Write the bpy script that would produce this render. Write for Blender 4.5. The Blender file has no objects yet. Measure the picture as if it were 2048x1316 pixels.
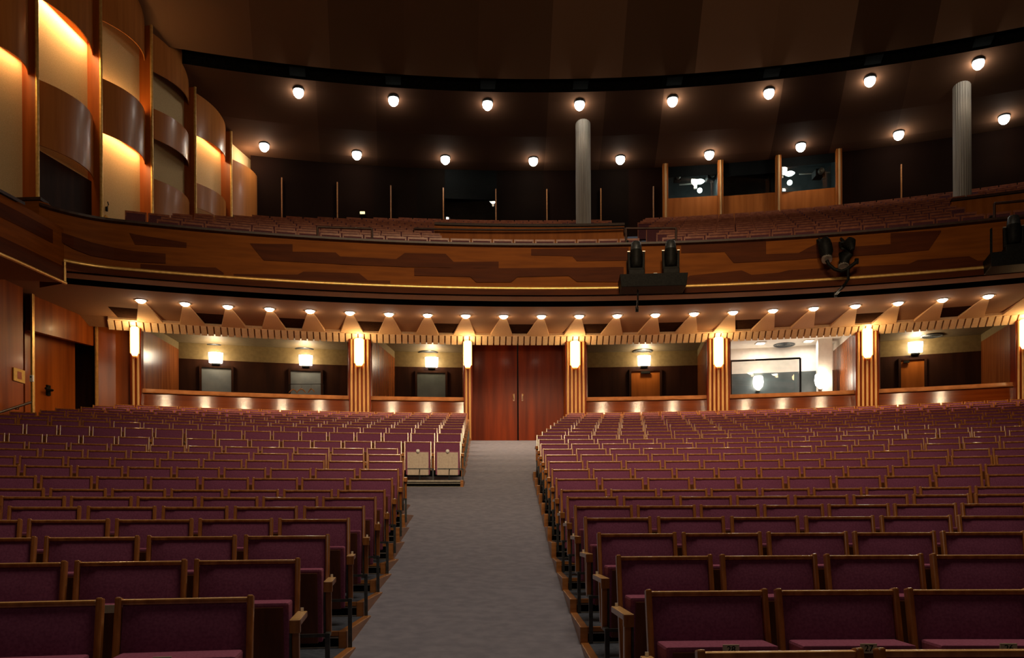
import bpy, bmesh, math, random
from math import sin, cos, pi, atan2, sqrt, radians, hypot
from mathutils import Vector, Matrix
random.seed(7)
COL = bpy.context.scene.collection
F, CXP, HY, Z0 = 1600.0, 1024.0, 1050.0, 1.2      # focal length in px (2048 wide), optical centre x, horizon y, camera height
PC = (1.3, -11.5)                                 # plan centre of all the seating and balcony arcs

def P(x, y, z): return (x, y, z + Z0)             # z relative to eye level -> world
def at(px, py, Y): return P((px - CXP) / F * Y, Y, (HY - py) / F * Y)
def ray_arc(px, R):
    k = (px - CXP) / F                            # x = k*y ; (k y - cx)^2 + (y - cy)^2 = R^2
    a = k * k + 1; b = -2 * (k * PC[0] + PC[1]); c = PC[0] ** 2 + PC[1] ** 2 - R * R
    y = (-b + sqrt(b * b - 4 * a * c)) / (2 * a)
    return k * y, y
def zat(py, Y): return (HY - py) / F * Y + Z0
def on_arc(px, py, R):
    x, y = ray_arc(px, R); return (x, y, zat(py, y))
def ang(px, R):
    x, y = ray_arc(px, R); return atan2(x - PC[0], y - PC[1])
def pol(R, a, z=0.0): return (PC[0] + R * sin(a), PC[1] + R * cos(a), z)

# ------------------------------------------------------------------ materials
def new_mat(name):
    m = bpy.data.materials.new(name); m.use_nodes = True
    nt = m.node_tree; nt.nodes.clear()
    out = nt.nodes.new('ShaderNodeOutputMaterial'); b = nt.nodes.new('ShaderNodeBsdfPrincipled')
    nt.links.new(b.outputs[0], out.inputs[0])
    return m, nt, b
def mix_noise(nt, b, c1, c2, scale, stretch=(1, 1, 1), detail=4.0, lo=0.35, hi=0.65, coord='Object', bump=0.0):
    tc = nt.nodes.new('ShaderNodeTexCoord'); mp = nt.nodes.new('ShaderNodeMapping')
    mp.inputs['Scale'].default_value = stretch
    nz = nt.nodes.new('ShaderNodeTexNoise'); nz.inputs['Scale'].default_value = scale; nz.inputs['Detail'].default_value = detail
    cr = nt.nodes.new('ShaderNodeValToRGB')
    cr.color_ramp.elements[0].position = lo; cr.color_ramp.elements[1].position = hi
    cr.color_ramp.elements[0].color = (*c1, 1); cr.color_ramp.elements[1].color = (*c2, 1)
    nt.links.new(tc.outputs[coord], mp.inputs[0]); nt.links.new(mp.outputs[0], nz.inputs['Vector'])
    nt.links.new(nz.outputs['Fac'], cr.inputs[0]); nt.links.new(cr.outputs[0], b.inputs['Base Color'])
    if bump:
        bp = nt.nodes.new('ShaderNodeBump'); bp.inputs['Strength'].default_value = bump
        nt.links.new(nz.outputs['Fac'], bp.inputs['Height']); nt.links.new(bp.outputs[0], b.inputs['Normal'])
    return nz
def noisy(name, c1, c2, scale, rough=0.6, stretch=(1, 1, 1), metal=0.0, spec=0.5, bump=0.0, coat=0.0, detail=4.0):
    m, nt, b = new_mat(name)
    mix_noise(nt, b, c1, c2, scale, stretch, detail, bump=bump)
    b.inputs['Roughness'].default_value = rough; b.inputs['Metallic'].default_value = metal
    b.inputs['Specular IOR Level'].default_value = spec
    b.inputs['Coat Weight'].default_value = coat; b.inputs['Coat Roughness'].default_value = 0.12
    return m
def emit(name, col, strength):
    m, nt, b = new_mat(name)
    mix_noise(nt, b, col, tuple(min(1, c * 1.05) for c in col), 4.0)
    b.inputs['Emission Color'].default_value = (*col, 1); b.inputs['Emission Strength'].default_value = strength
    b.inputs['Roughness'].default_value = 0.3
    return m
def plank_mat(name, cols, nseg, rough=0.55, spec=.05):
    """wood boards laid radially about the hall's plan centre: tone changes board by board"""
    m, nt, b = new_mat(name); N = nt.nodes.new; L = nt.links.new
    tc = N('ShaderNodeTexCoord'); sp = N('ShaderNodeSeparateXYZ'); L(tc.outputs['Object'], sp.inputs[0])
    a = N('ShaderNodeMath'); a.operation = 'ARCTAN2'; L(sp.outputs[0], a.inputs[0]); L(sp.outputs[1], a.inputs[1])
    mu = N('ShaderNodeMath'); mu.operation = 'MULTIPLY'; L(a.outputs[0], mu.inputs[0]); mu.inputs[1].default_value = nseg
    fl = N('ShaderNodeMath'); fl.operation = 'FLOOR'; L(mu.outputs[0], fl.inputs[0])
    wn = N('ShaderNodeTexWhiteNoise'); wn.noise_dimensions = '1D'; L(fl.outputs[0], wn.inputs['W'])
    cr = N('ShaderNodeValToRGB'); cr.color_ramp.elements[0].color = (*cols[0], 1); cr.color_ramp.elements[1].color = (*cols[1], 1)
    L(wn.outputs['Value'], cr.inputs[0]); L(cr.outputs[0], b.inputs['Base Color'])
    b.inputs['Roughness'].default_value = rough; b.inputs['Specular IOR Level'].default_value = spec
    return m
M = {}
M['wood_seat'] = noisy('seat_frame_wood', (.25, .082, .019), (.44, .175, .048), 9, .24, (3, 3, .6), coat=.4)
def worn_lit_tops(m, col):
    """worn polish and light from above, both painted pale gold on upward faces"""
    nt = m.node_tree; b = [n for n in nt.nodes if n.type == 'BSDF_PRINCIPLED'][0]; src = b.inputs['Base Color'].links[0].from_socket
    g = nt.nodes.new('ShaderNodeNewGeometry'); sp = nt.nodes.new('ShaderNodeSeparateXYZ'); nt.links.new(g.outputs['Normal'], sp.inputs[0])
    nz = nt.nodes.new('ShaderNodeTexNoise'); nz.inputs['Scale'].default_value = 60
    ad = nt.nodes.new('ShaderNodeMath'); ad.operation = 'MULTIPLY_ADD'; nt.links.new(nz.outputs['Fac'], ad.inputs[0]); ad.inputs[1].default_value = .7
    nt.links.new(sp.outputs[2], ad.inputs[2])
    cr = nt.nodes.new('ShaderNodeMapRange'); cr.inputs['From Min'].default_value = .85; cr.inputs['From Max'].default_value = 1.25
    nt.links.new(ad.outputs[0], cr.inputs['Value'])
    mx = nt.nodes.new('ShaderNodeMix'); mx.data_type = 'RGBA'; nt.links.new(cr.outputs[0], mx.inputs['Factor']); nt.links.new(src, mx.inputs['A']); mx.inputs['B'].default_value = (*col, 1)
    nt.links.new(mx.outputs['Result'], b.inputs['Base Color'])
worn_lit_tops(M['wood_seat'], (.78, .50, .22))  # pale gold paints real wear plus downlight on the top edges
M['plate'] = noisy('pale_number_plate', (.62, .57, .46), (.74, .68, .56), 40, .5)
M['wood_shell'] = noisy('seat_shell_wood', (.10, .03, .014), (.16, .05, .02), 7, .35, (4, 4, .5))
M['fabric'] = noisy('purple_fabric', (.165, .047, .108), (.225, .069, .148), 90, .92, spec=.15, bump=.05)
M['lip'] = noisy('purple_seat_fabric', (.25, .073, .15), (.32, .105, .20), 90, .9, spec=.15)
M['pale_gleam'] = noisy('painted_gleam_wood', (.62, .52, .44), (.72, .62, .52), 30, .6)  # light reflected off the folded wood, painted as a pale colour
M['white'] = noisy('white_tag', (.85, .85, .83), (.95, .95, .93), 20, .4)
M['black_metal'] = noisy('black_metal', (.005, .005, .005), (.011, .012, .011), 25, .55, spec=.12)
M['steel'] = noisy('grey_steel', (.05, .06, .07), (.09, .10, .11), 25, .4, metal=.6)
M['bright_steel'] = noisy('bright_steel', (.45, .43, .38), (.6, .57, .5), 25, .35, metal=.7)
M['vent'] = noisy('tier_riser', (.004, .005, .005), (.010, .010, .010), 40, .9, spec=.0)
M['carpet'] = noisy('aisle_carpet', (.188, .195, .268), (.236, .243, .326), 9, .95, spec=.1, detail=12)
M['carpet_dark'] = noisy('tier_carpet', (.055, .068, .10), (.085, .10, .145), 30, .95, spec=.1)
M['trim_wood'] = noisy('step_trim_wood', (.28, .11, .03), (.40, .17, .055), 8, .35, (1, .4, 4))
M['door_wood'] = noisy('red_door_wood', (.10, .011, .0008), (.19, .025, .002), 1.6, .3, (3, 3, .22), coat=.03, spec=.10)
M['wall_wood'] = noisy('wall_wood', (.20, .040, .004), (.33, .078, .009), 1.5, .32, (3, 3, .2), coat=.12, spec=.3)
M['box_wood'] = noisy('box_side_wood', (.20, .05, .010), (.32, .095, .022), 2.0, .26, (4, 4, .25), coat=.12)
M['parapet_wood'] = noisy('parapet_wood', (.105, .018, .002), (.15, .03, .004), 1.5, .12, (.4, .4, 6), coat=.0, spec=.5)
def grain_relief(m, strength):
    nt = m.node_tree; b = [n for n in nt.nodes if n.type == 'BSDF_PRINCIPLED'][0]
    tc = nt.nodes.new('ShaderNodeTexCoord'); nz = nt.nodes.new('ShaderNodeTexWave')
    nz.wave_type = 'BANDS'; nz.bands_direction = 'Z'; nz.inputs['Scale'].default_value = 14.0; nz.inputs['Distortion'].default_value = 0
    bp = nt.nodes.new('ShaderNodeBump'); bp.inputs['Strength'].default_value = 1.0; bp.inputs['Distance'].default_value = strength
    nt.links.new(tc.outputs['Object'], nz.inputs['Vector'])
    nt.links.new(nz.outputs['Fac'], bp.inputs['Height']); nt.links.new(bp.outputs[0], b.inputs['Normal']); nt.links.new(bp.outputs[0], b.inputs['Coat Normal'])
grain_relief(M['parapet_wood'], .00042)
M['cap_wood'] = noisy('cap_wood', (.30, .11, .035), (.42, .17, .06), 4, .25)
M['dark_wood'] = noisy('dark_panel_wood', (.022, .006, .003), (.04, .012, .005), 2, .6, (2, 2, .3), spec=.15)
M['fascia_light'] = noisy('fascia_orange_wood', (.185, .050, .004), (.25, .071, .0065), 1.2, .55, (1, 1, 10), spec=.08)
M['fascia_dark'] = noisy('fascia_dark_wood', (.066, .0135, .002), (.095, .021, .003), 1.2, .55, (1, 1, 10), spec=.08)
M['panel_wood'] = noisy('upper_panel_wood', (.40, .125, .024), (.54, .19, .045), 1.2, .34, (4, 4, .25), coat=.10, spec=.35)
M['beige'] = noisy('beige_wall_cloth', (.56, .38, .18), (.68, .48, .25), 60, .85)
M['gold'] = noisy('gold_strip', (.72, .43, .12), (.90, .58, .20), 12, .35, metal=.55)
M['flute'] = noisy('gold_flute', (.46, .24, .075), (.58, .32, .11), 6, .45, (1, 1, .3))
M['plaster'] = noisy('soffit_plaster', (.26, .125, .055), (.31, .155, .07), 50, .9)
M['plaster_lit'] = noisy('lit_wedge_plaster', (.72, .47, .25), (.80, .53, .29), 40, .85)  # soffit plaster lightened in colour for the lamplight on the wedges
M['batten'] = noisy('batten_plaster', (.84, .60, .34), (.92, .68, .40), 20, .7)
M['box_ceiling'] = noisy('box_ceiling_paint', (.17, .125, .07), (.21, .16, .09), 8, .6)
M['box_band'] = noisy('box_back_paint', (.19, .135, .055), (.23, .165, .07), 10, .8)
M['white_paint'] = noisy('white_paint', (.80, .74, .66), (.88, .82, .74), 6, .6)
M['slate'] = noisy('slate_wall', (.05, .062, .064), (.075, .09, .092), 3, .35)
M['doorway_glow'] = noisy('painted_foyer_light', (.14, .17, .21), (.19, .22, .26), 3, .6)  # foyer light painted as a blue-grey surface
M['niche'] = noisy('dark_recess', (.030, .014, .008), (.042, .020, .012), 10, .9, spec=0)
M['dark_groove'] = noisy('dark_groove', (.006, .006, .005), (.011, .010, .009), 10, .9, spec=.0)
M['column'] = noisy('grey_column', (.20, .175, .15), (.28, .25, .21), 6, .6, (6, 6, .15))
M['rail'] = noisy('dark_rail', (.03, .012, .008), (.055, .022, .013), 10, .4, spec=.3)
M['balcony_fabric'] = noisy('balcony_seat_fabric', (.085, .022, .034), (.125, .034, .05), 60, .85)
M['balcony_wood'] = noisy('balcony_seat_wood', (.24, .075, .045), (.36, .13, .075), 8, .2, coat=.4)
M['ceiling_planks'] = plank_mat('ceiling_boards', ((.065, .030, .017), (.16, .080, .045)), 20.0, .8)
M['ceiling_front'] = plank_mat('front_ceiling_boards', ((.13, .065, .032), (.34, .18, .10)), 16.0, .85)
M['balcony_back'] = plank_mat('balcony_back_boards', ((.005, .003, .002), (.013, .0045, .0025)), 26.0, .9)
M['booth_wood'] = noisy('booth_orange_wood', (.30, .085, .010), (.40, .12, .018), 2, .5, (3, 3, .3), spec=.15)
M['lamp_hot'] = emit('lamp_warm_white', (1.0, .90, .74), 14.0)
M['bulb'] = emit('downlight_glow', (1.0, .93, .80), 30.0)
M['sconce'] = emit('sconce_glass', (1.0, .74, .36), 4.2)
M['sconce_edge'] = emit('sconce_amber_glass', (1.0, .52, .12), 1.1)
M['booth_light'] = emit('booth_lamp', (.80, 1.0, .92), 6.0)
M['exit'] = emit('small_sign_glow', (1.0, .85, .45), 1.2)
M['sign'] = noisy('yellow_notice', (.62, .36, .06), (.72, .44, .09), 14, .5)
M['sign_red'] = noisy('notice_print', (.30, .06, .02), (.36, .08, .03), 14, .5)
def glass_mat():
    m, nt, b = new_mat('clear_glass')
    mix_noise(nt, b, (.93, .97, .96), (1, 1, 1), 3)
    b.inputs['Roughness'].default_value = 0.02; b.inputs['Transmission Weight'].default_value = 1.0
    b.inputs['IOR'].default_value = 1.45
    return m
M['glass'] = glass_mat()

# ------------------------------------------------------------------ mesh builder
class MB:
    def __init__(s): s.v = []; s.f = []; s.m = []; s.sm = []
    def add(s, vs, fs, mi=0, smooth=False):
        n = len(s.v); s.v += [tuple(v) for v in vs]
        for f in fs: s.f.append(tuple(i + n for i in f)); s.m.append(mi); s.sm.append(smooth)
        return s
    def hexa(s, c, mi=0):      # 8 corners: bottom 4 ccw, top 4 ccw
        return s.add(c, [(3, 2, 1, 0), (4, 5, 6, 7), (0, 1, 5, 4), (1, 2, 6, 5), (2, 3, 7, 6), (3, 0, 4, 7)], mi)
    def box(s, c, d, rz=0.0, mi=0):
        hx, hy, hz = d[0] / 2, d[1] / 2, d[2] / 2; ca, sa = cos(rz), sin(rz)
        pts = []
        for z in (-hz, hz):
            for x, y in ((-hx, -hy), (hx, -hy), (hx, hy), (-hx, hy)):
                pts.append((c[0] + x * ca - y * sa, c[1] + x * sa + y * ca, c[2] + z))
        return s.hexa(pts, mi)
    def bar(s, p, q, w, d, up=(0, 0, 1), mi=0):
        p, q = Vector(p), Vector(q); t = (q - p).normalized(); u = Vector(up)
        a = t.cross(u)
        if a.length < 1e-5: a = t.cross(Vector((0, 1, 0)))
        a.normalize(); b = a.cross(t).normalized(); a *= w / 2; b *= d / 2
        return s.hexa([p - a - b, p + a - b, p + a + b, p - a + b, q - a - b, q + a - b, q + a + b, q - a + b], mi)
    def tube(s, pts, r, n=8, mi=0, caps=True):
        pts = [Vector(p) for p in pts]; rings = []; base = len(s.v); vs = []
        for i, p in enumerate(pts):
            t = (pts[min(i + 1, len(pts) - 1)] - pts[max(i - 1, 0)]).normalized()
            u = Vector((0, 0, 1)) if abs(t.z) < .95 else Vector((1, 0, 0))
            a = t.cross(u).normalized(); b = a.cross(t).normalized()
            rr = r[i] if isinstance(r, (list, tuple)) else r
            for k in range(n):
                th = 2 * pi * k / n; vs.append(p + a * cos(th) * rr + b * sin(th) * rr)
        fs = []
        for i in range(len(pts) - 1):
            for k in range(n):
                fs.append((i * n + k, i * n + (k + 1) % n, (i + 1) * n + (k + 1) % n, (i + 1) * n + k))
        s.add(vs, fs, mi, True)
        if caps: s.add(vs[:n], [tuple(range(n))[::-1]], mi); s.add(vs[-n:], [tuple(range(n))], mi)
        return s
    def lathe(s, c, prof, n=20, mi=0, axis=(0, 0, 1)):
        ax = Vector(axis).normalized(); u = ax.orthogonal().normalized(); w = ax.cross(u); c = Vector(c); vs = []
        for r, h in prof:
            for k in range(n):
                th = 2 * pi * k / n; vs.append(c + ax * h + (u * cos(th) + w * sin(th)) * r)
        fs = []
        for i in range(len(prof) - 1):
            for k in range(n): fs.append((i * n + k, i * n + (k + 1) % n, (i + 1) * n + (k + 1) % n, (i + 1) * n + k))
        return s.add(vs, fs, mi, True)
    def strip(s, rows, mi=0, smooth=False, flip=False):   # rows: list of equal length point lists
        n = len(rows[0]); vs = [p for r in rows for p in r]; fs = []
        for i in range(len(rows) - 1):
            for k in range(n - 1):
                f = (i * n + k, i * n + k + 1, (i + 1) * n + k + 1, (i + 1) * n + k)
                fs.append(f[::-1] if flip else f)
        return s.add(vs, fs, mi, smooth)
    def arc(s, prof, a0, a1, n=40, mi=0, smooth=False, fn=None):  # prof: [(R, z_world)] swept about the plan centre
        rows = [[pol(R - (fn(a0 + (a1 - a0) * k / n) if fn else 0), a0 + (a1 - a0) * k / n, z) for k in range(n + 1)] for R, z in prof]
        return s.strip(rows, mi, smooth)
    def quad(s, a, b, c, d, mi=0): return s.add([a, b, c, d], [(0, 1, 2, 3)], mi)
    def mesh(s, name, mats, bevel=0.0, merge=False):
        me = bpy.data.meshes.new(name); me.from_pydata([tuple(v) for v in s.v], [], s.f)
        for m in (mats if isinstance(mats, (list, tuple)) else [mats]): me.materials.append(M[m])
        me.polygons.foreach_set('material_index', s.m); me.polygons.foreach_set('use_smooth', s.sm)
        if bevel or merge:
            bm = bmesh.new(); bm.from_mesh(me)
            if merge: bmesh.ops.remove_doubles(bm, verts=bm.verts, dist=1e-4)
            if bevel: bmesh.ops.bevel(bm, geom=[e for e in bm.edges if len(e.link_faces) == 2 and e.calc_face_angle(0) > .5], offset=bevel, segments=2, affect='EDGES', profile=.6)
            bm.to_mesh(me); bm.free()
        me.update(); return me
    def obj(s, name, mats, parent=None, bevel=0.0, merge=False, kind=None):
        return link(name, s.mesh(name, mats, bevel, merge), parent, kind)
def link(name, data, parent=None, kind=None, local=True):
    o = bpy.data.objects.new(name, data); COL.objects.link(o)
    if parent is not None:
        o.parent = parent
        if data is not None and local == 'world': o.matrix_parent_inverse = parent.matrix_world.inverted()
    if kind: o['kind'] = kind
    return o
def thing(name, label, cat, loc=(0, 0, 0), rz=0.0, group=None):
    o = link(name, None); o.empty_display_size = .1
    o.location = loc; o.rotation_euler = (0, 0, rz); o['label'] = label; o['category'] = cat
    if group: o['group'] = group
    return o
def tag(o, label, cat, group=None, kind=None):
    o['label'] = label; o['category'] = cat
    if group: o['group'] = group
    if kind: o['kind'] = kind
    return o
def wpart(name, mb, mats, root, bevel=0.0):
    """part given in world coordinates under an unrotated root"""
    l = root.location
    mb.v = [(v[0] - l[0], v[1] - l[1], v[2] - l[2]) for v in mb.v]
    return mb.obj(name, mats, root, bevel)
def struct(name, mb, mats, parent=None, bevel=0.0): return mb.obj(name, mats, parent, bevel, kind=None if parent else 'structure')
ORD = ['zeroth', 'first', 'second', 'third', 'fourth', 'fifth', 'sixth', 'seventh', 'eighth', 'ninth', 'tenth', 'eleventh', 'twelfth', 'thirteenth', 'fourteenth', 'fifteenth', 'sixteenth', 'seventeenth', 'eighteenth', 'nineteenth', 'twentieth', 'twenty-first', 'twenty-second', 'twenty-third', 'twenty-fourth', 'twenty-fifth', 'twenty-sixth']
# ------------------------------------------------------------------ lights
WARM = (1.0, .70, .40)
def lamp(kind, loc, power, col=WARM, size=.05, spot=None, blend=.5, aim=None, name='lamp_light'):
    d = bpy.data.lights.new(name, kind); d.energy = power; d.color = col
    if kind in ('POINT', 'SPOT'): d.shadow_soft_size = size
    if kind == 'AREA': d.shape = 'DISK'; d.size = size
    if kind == 'SPOT': d.spot_size = spot; d.spot_blend = blend
    o = bpy.data.objects.new(name, d); COL.objects.link(o); o.location = loc
    if aim is not None: o.rotation_euler = (Vector(aim) - Vector(loc)).to_track_quat('-Z', 'Y').to_euler()
    return o

# ================================================================== SEATING
SP = .53
def row_R(i): return 2.37 + .873 * i - PC[1]
def row_top(i): return (-.375 + .1066 * i if i <= 7 else .371 + .17 * (i - 7))
SEAT_H = .74
def ramp_z(R):       # aisle floor, relative to eye level
    t = (R + PC[1] + .484 - 2.37) / .873   # fractional row index whose tier front is here
    j = t - 1
    z = (-.375 + .1066 * j if j <= 7 else .371 + .17 * (j - 7)) - SEAT_H
    return min(max(z, -1.25), 2.5)

# --- floor: carpeted ramp under everything
mb = MB(); rows = []
Rs = [8.0 + .28 * k for k in range(102)]
angs = [-.62 + 1.24 * k / 60 for k in range(61)]
for R in Rs: rows.append([pol(R, a, ramp_z(R) + Z0 - .004) for a in angs])
mb.strip(rows, smooth=True, flip=True)
struct('floor', mb, 'carpet')

def row_edge(side, i):
    if side > 0: return .54 - .0042 * i if i <= 15 else .483 + .129 * (i - 15)
    if i <= 10: return -.989 - .053 * (i - 1)
    if i == 11: return -1.62
    if i == 12: return -1.79
    return -1.04 - .033 * (i - 17)
ROWS = []                                           # (side, row number seen from the front, R, top z, aisle x, tier R front, tier R back, platform)
for i in range(25):
    ROWS.append((1, i + 1, row_R(i), row_top(i), row_edge(1, i), row_R(i) - .484, row_R(i + 1) - .484, i))
n = 0
for i in list(range(1, 13)) + ['a', 'b'] + list(range(17, 25)):
    n += 1
    if i == 'a': ROWS.append((-1, n, 26.3, 1.535, -.93, 25.78, 27.15, i))
    elif i == 'b': ROWS.append((-1, n, 27.68, 1.847, -1.0, 27.15, row_R(17) - .484, i))
    else:
        back = 25.78 if i == 12 else row_R(i + 1) - .484
        ROWS.append((-1, n, row_R(i), row_top(i), row_edge(-1, i), row_R(i) - .484, back, i))

def y_on(R, x): return PC[1] + sqrt(R * R - (x - PC[0]) ** 2)
for (side, n, R, top, xa, Rf, Rb, i) in ROWS:
    zt = top - SEAT_H + Z0; zb = ramp_z(Rf) + Z0 - .01 if i in ('a', 17) else zt - (.107 if (not isinstance(i, str) and i <= 7) else .17)
    if i == 'b': zb = ROWS[-1][3] and (1.535 - SEAT_H + Z0)
    x0 = xa - side * .072; x1 = min(15.2, PC[0] + Rf * .62) if side > 0 else max(-11.2, PC[0] - Rf * .62)
    xin = xa - side * .018
    xs = [xin + (x1 - xin) * k / 24 for k in range(25)]
    Rbk = row_R(25) - .484 + .4 if i == 24 else Rb
    g = link('seating_tier', None); g['kind'] = 'structure'
    mb = MB(); fr = [(x, y_on(Rf, x), zt) for x in xs]; bk = [(x, y_on(Rbk, x), zt) for x in xs]
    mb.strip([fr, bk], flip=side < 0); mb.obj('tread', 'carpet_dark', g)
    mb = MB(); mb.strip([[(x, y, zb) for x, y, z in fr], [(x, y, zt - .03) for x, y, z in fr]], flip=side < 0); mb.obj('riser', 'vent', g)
    mb = MB()
    mb.strip([[(x, y - .012, zt - .026) for x, y, z in fr], [(x, y - .012, zt + .003) for x, y, z in fr], [(x, y + .03, zt + .003) for x, y, z in fr]], flip=side < 0)
    mb.obj('edge_strip', 'bright_steel' if i == 'a' else 'trim_wood', g)
    mb = MB()
    mb.strip([[(x, y - .008, zb + .066) for x, y, z in fr], [(x, y - .008, zb + .076) for x, y, z in fr]], flip=side < 0)
    mb.strip([[(x, y - .008, zb + .004) for x, y, z in fr], [(x, y - .008, zb + .012) for x, y, z in fr]], flip=side < 0)
    mb.obj('metal_strip', 'bright_steel', g)
    mb = MB(); yf0, yf1, yb0, yb1 = y_on(Rf, x0) - .015, y_on(Rf, xin) - .015, y_on(Rbk, x0), y_on(Rbk, xin)
    a, b = (x0, xin) if side > 0 else (xin, x0)
    ya, yb_, yc, yd = (yf0, yf1, yb1, yb0) if side > 0 else (yf1, yf0, yb0, yb1)
    c = [(a, ya, zb - .02), (b, yb_, zb - .02), (b, yc, zb - .02), (a, yd, zb - .02), (a, ya, zt + .006), (b, yb_, zt + .006), (b, yc, zt + .006), (a, yd, zt + .006)]
    mb.hexa(c); mb.obj('end_trim', 'trim_wood', g, bevel=.006)

# --- seat prototypes: x along the row, y away from the stage, z = 0 on the tier
def by(z): return (z - SEAT_H) * .2               # reclined back
def frame_mb():
    m = MB()
    for s in (-1, 1):
        m.bar((s * .236, by(.2) + .012, .20), (s * .236, by(.742) + .012, .744), .024, .042, (0, 1, 0))
    m.bar((-.228, by(.727) + .012, .727), (.228, by(.727) + .012, .727), .034, .021)
    m.hexa([(-.222, by(.22) + .02, .22), (.222, by(.22) + .02, .22), (.222, by(.22) + .032, .22), (-.222, by(.22) + .032, .22),
            (-.222, by(.71) + .02, .71), (.222, by(.71) + .02, .71), (.222, by(.71) + .032, .71), (-.222, by(.71) + .032, .71)])
    return m
def cushion_mb():
    m = MB(); nx, nz = 6, 6; rows = []
    for j in range(nz + 1):
        v = j / nz; z = .22 + .499 * v; r = []
        for k in range(nx + 1):
            u = k / nx; puff = .022 * (min(1, 4 * u * (1 - u) * 1.8)) * min(1, 4 * v * (1 - v) * 1.8)
            r.append((-.222 + .444 * u, by(z) + .008 - puff, z))
        rows.append(r)
    return m.strip(rows, smooth=True)
def seat_mb():
    m = MB(); y0, y1 = -.045, -.215
    return m.hexa([(-.216, y1 + .05, .12), (.216, y1 + .05, .12), (.216, -.125, .12), (-.216, -.125, .12), (-.216, y1, .546), (.216, y1, .546), (.216, y0, .546), (-.216, y0, .546)])
def panel_mb():
    m = MB(); o = -.007
    return m.hexa([(-.19, -.165 + o, .115), (.19, -.165 + o, .115), (.19, -.15, .115), (-.19, -.15, .115), (-.19, -.2115 + o, .525), (.19, -.2115 + o, .525), (.19, -.197, .525), (-.19, -.197, .525)])
def arm_mb(s):
    m = MB(); x = s * .265
    m.box((x, -.265, .477), (.048, .37, .03)); m.box((x, -.435, .462), (.048, .035, .06))
    m.bar((x, -.395, .20), (x, -.40, .45), .032, .045, (0, 1, 0))
    return m
def leg_mb(s):
    m = MB(); x = s * .265
    m.bar((x - s * .0215, -.40, .19), (x - s * .0215, -.40, .455), .010, .055, (0, 1, 0))
    m.bar((x, -.502, -.10), (x, -.502, .205), .026, .018, (0, 1, 0))
    m.bar((x, -.51, .205), (x, -.36, .205), .026, .018)
    m.bar((x, -.505, .205), (x - s * .45, -.505, .205), .018, .018)
    m.bar((x - s * .235, -.10, 0), (x - s * .235, -.13, .215), .03, .05, (0, 1, 0)); m.bar((x - s * .235, -.09, .205), (x - s * .235, -.51, .205), .018, .018)
    return m
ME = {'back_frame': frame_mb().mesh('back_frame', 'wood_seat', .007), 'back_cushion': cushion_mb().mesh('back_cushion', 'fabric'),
      'seat': seat_mb().mesh('seat', 'lip', .012), 'seat_panel': panel_mb().mesh('seat_panel', 'wood_shell', .004),
      'seat_panel_gleam': panel_mb().mesh('seat_panel_gleam', 'pale_gleam', .004)}
for s in (-1, 1):
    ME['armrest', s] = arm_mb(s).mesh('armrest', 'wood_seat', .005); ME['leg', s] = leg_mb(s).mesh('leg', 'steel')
m = MB(); m.box((0, 0, 0), (.062, .006, .036)); ME['number_plate'] = m.mesh('number_plate', 'plate')
m = MB(); m.box((0, 0, 0), (.014, .005, .018)); ME['row_plate'] = m.mesh('row_plate', 'white', .001)
m = MB(); m.lathe((0, 0, 0), [(0, -.02), (.03, -.018), (.036, 0), (.03, .018), (0, .02)], 12, axis=(0, 1, 0)); ME['tag'] = m.mesh('tag', 'white')
def text_mesh(s, size):
    cu = bpy.data.curves.new('digits', 'FONT'); cu.body = s; cu.size = size; cu.align_x = 'CENTER'; cu.align_y = 'CENTER'; cu.extrude = .0008
    o = bpy.data.objects.new('digits', cu); COL.objects.link(o)
    me = bpy.data.meshes.new_from_object(o.evaluated_get(bpy.context.evaluated_depsgraph_get()))
    bpy.data.objects.remove(o); me.materials.clear(); me.materials.append(M['black_metal']); return me

SEATS = []
for (side, n, R, top, xa, Rf, Rb, i) in ROWS:
    a = math.asin((xa - PC[0]) / R) + side * .25 / R; j = 0
    while True:
        x, y, _ = pol(R, a)
        lim = 14.6 if side > 0 else (-10.75 if not isinstance(i, str) and i < 18 else -10.55)
        if (side > 0 and x > lim) or (side < 0 and x < lim) or j > 40: break
        pxc = CXP + F * x / y; pyt = HY - F * top / y; hw = F * .25 / y
        vis = pxc + hw > 2 and pxc - hw < 2046 and pyt < 1312
        if not (y < 1.5): SEATS.append(dict(side=side, n=n, i=i, j=j, x=x, y=y, z=top - SEAT_H + Z0, a=a, vis=vis))
        a += side * SP * (1 + .014 * (n % 2)) / R; j += 1
vis = sorted([s for s in SEATS if s['vis']], key=lambda s: (s['y'] ** 2 + s['x'] ** 2))
IND = vis[:298]
rest = vis[298:] + [s for s in SEATS if not s['vis'] and abs(CXP + F * s['x'] / s['y'] - 1024) < 2200]
white = [s for s in SEATS if s['i'] == 'a' and s['j'] < 2]
for s in white:
    if s not in IND: IND.append(s)
    if s in rest: rest.remove(s)
def put(name, me, parent, loc=None, rot=None):
    o = bpy.data.objects.new(name, me); COL.objects.link(o); o.parent = parent
    if loc: o.location = loc
    if rot: o.rotation_euler = rot
    return o
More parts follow.
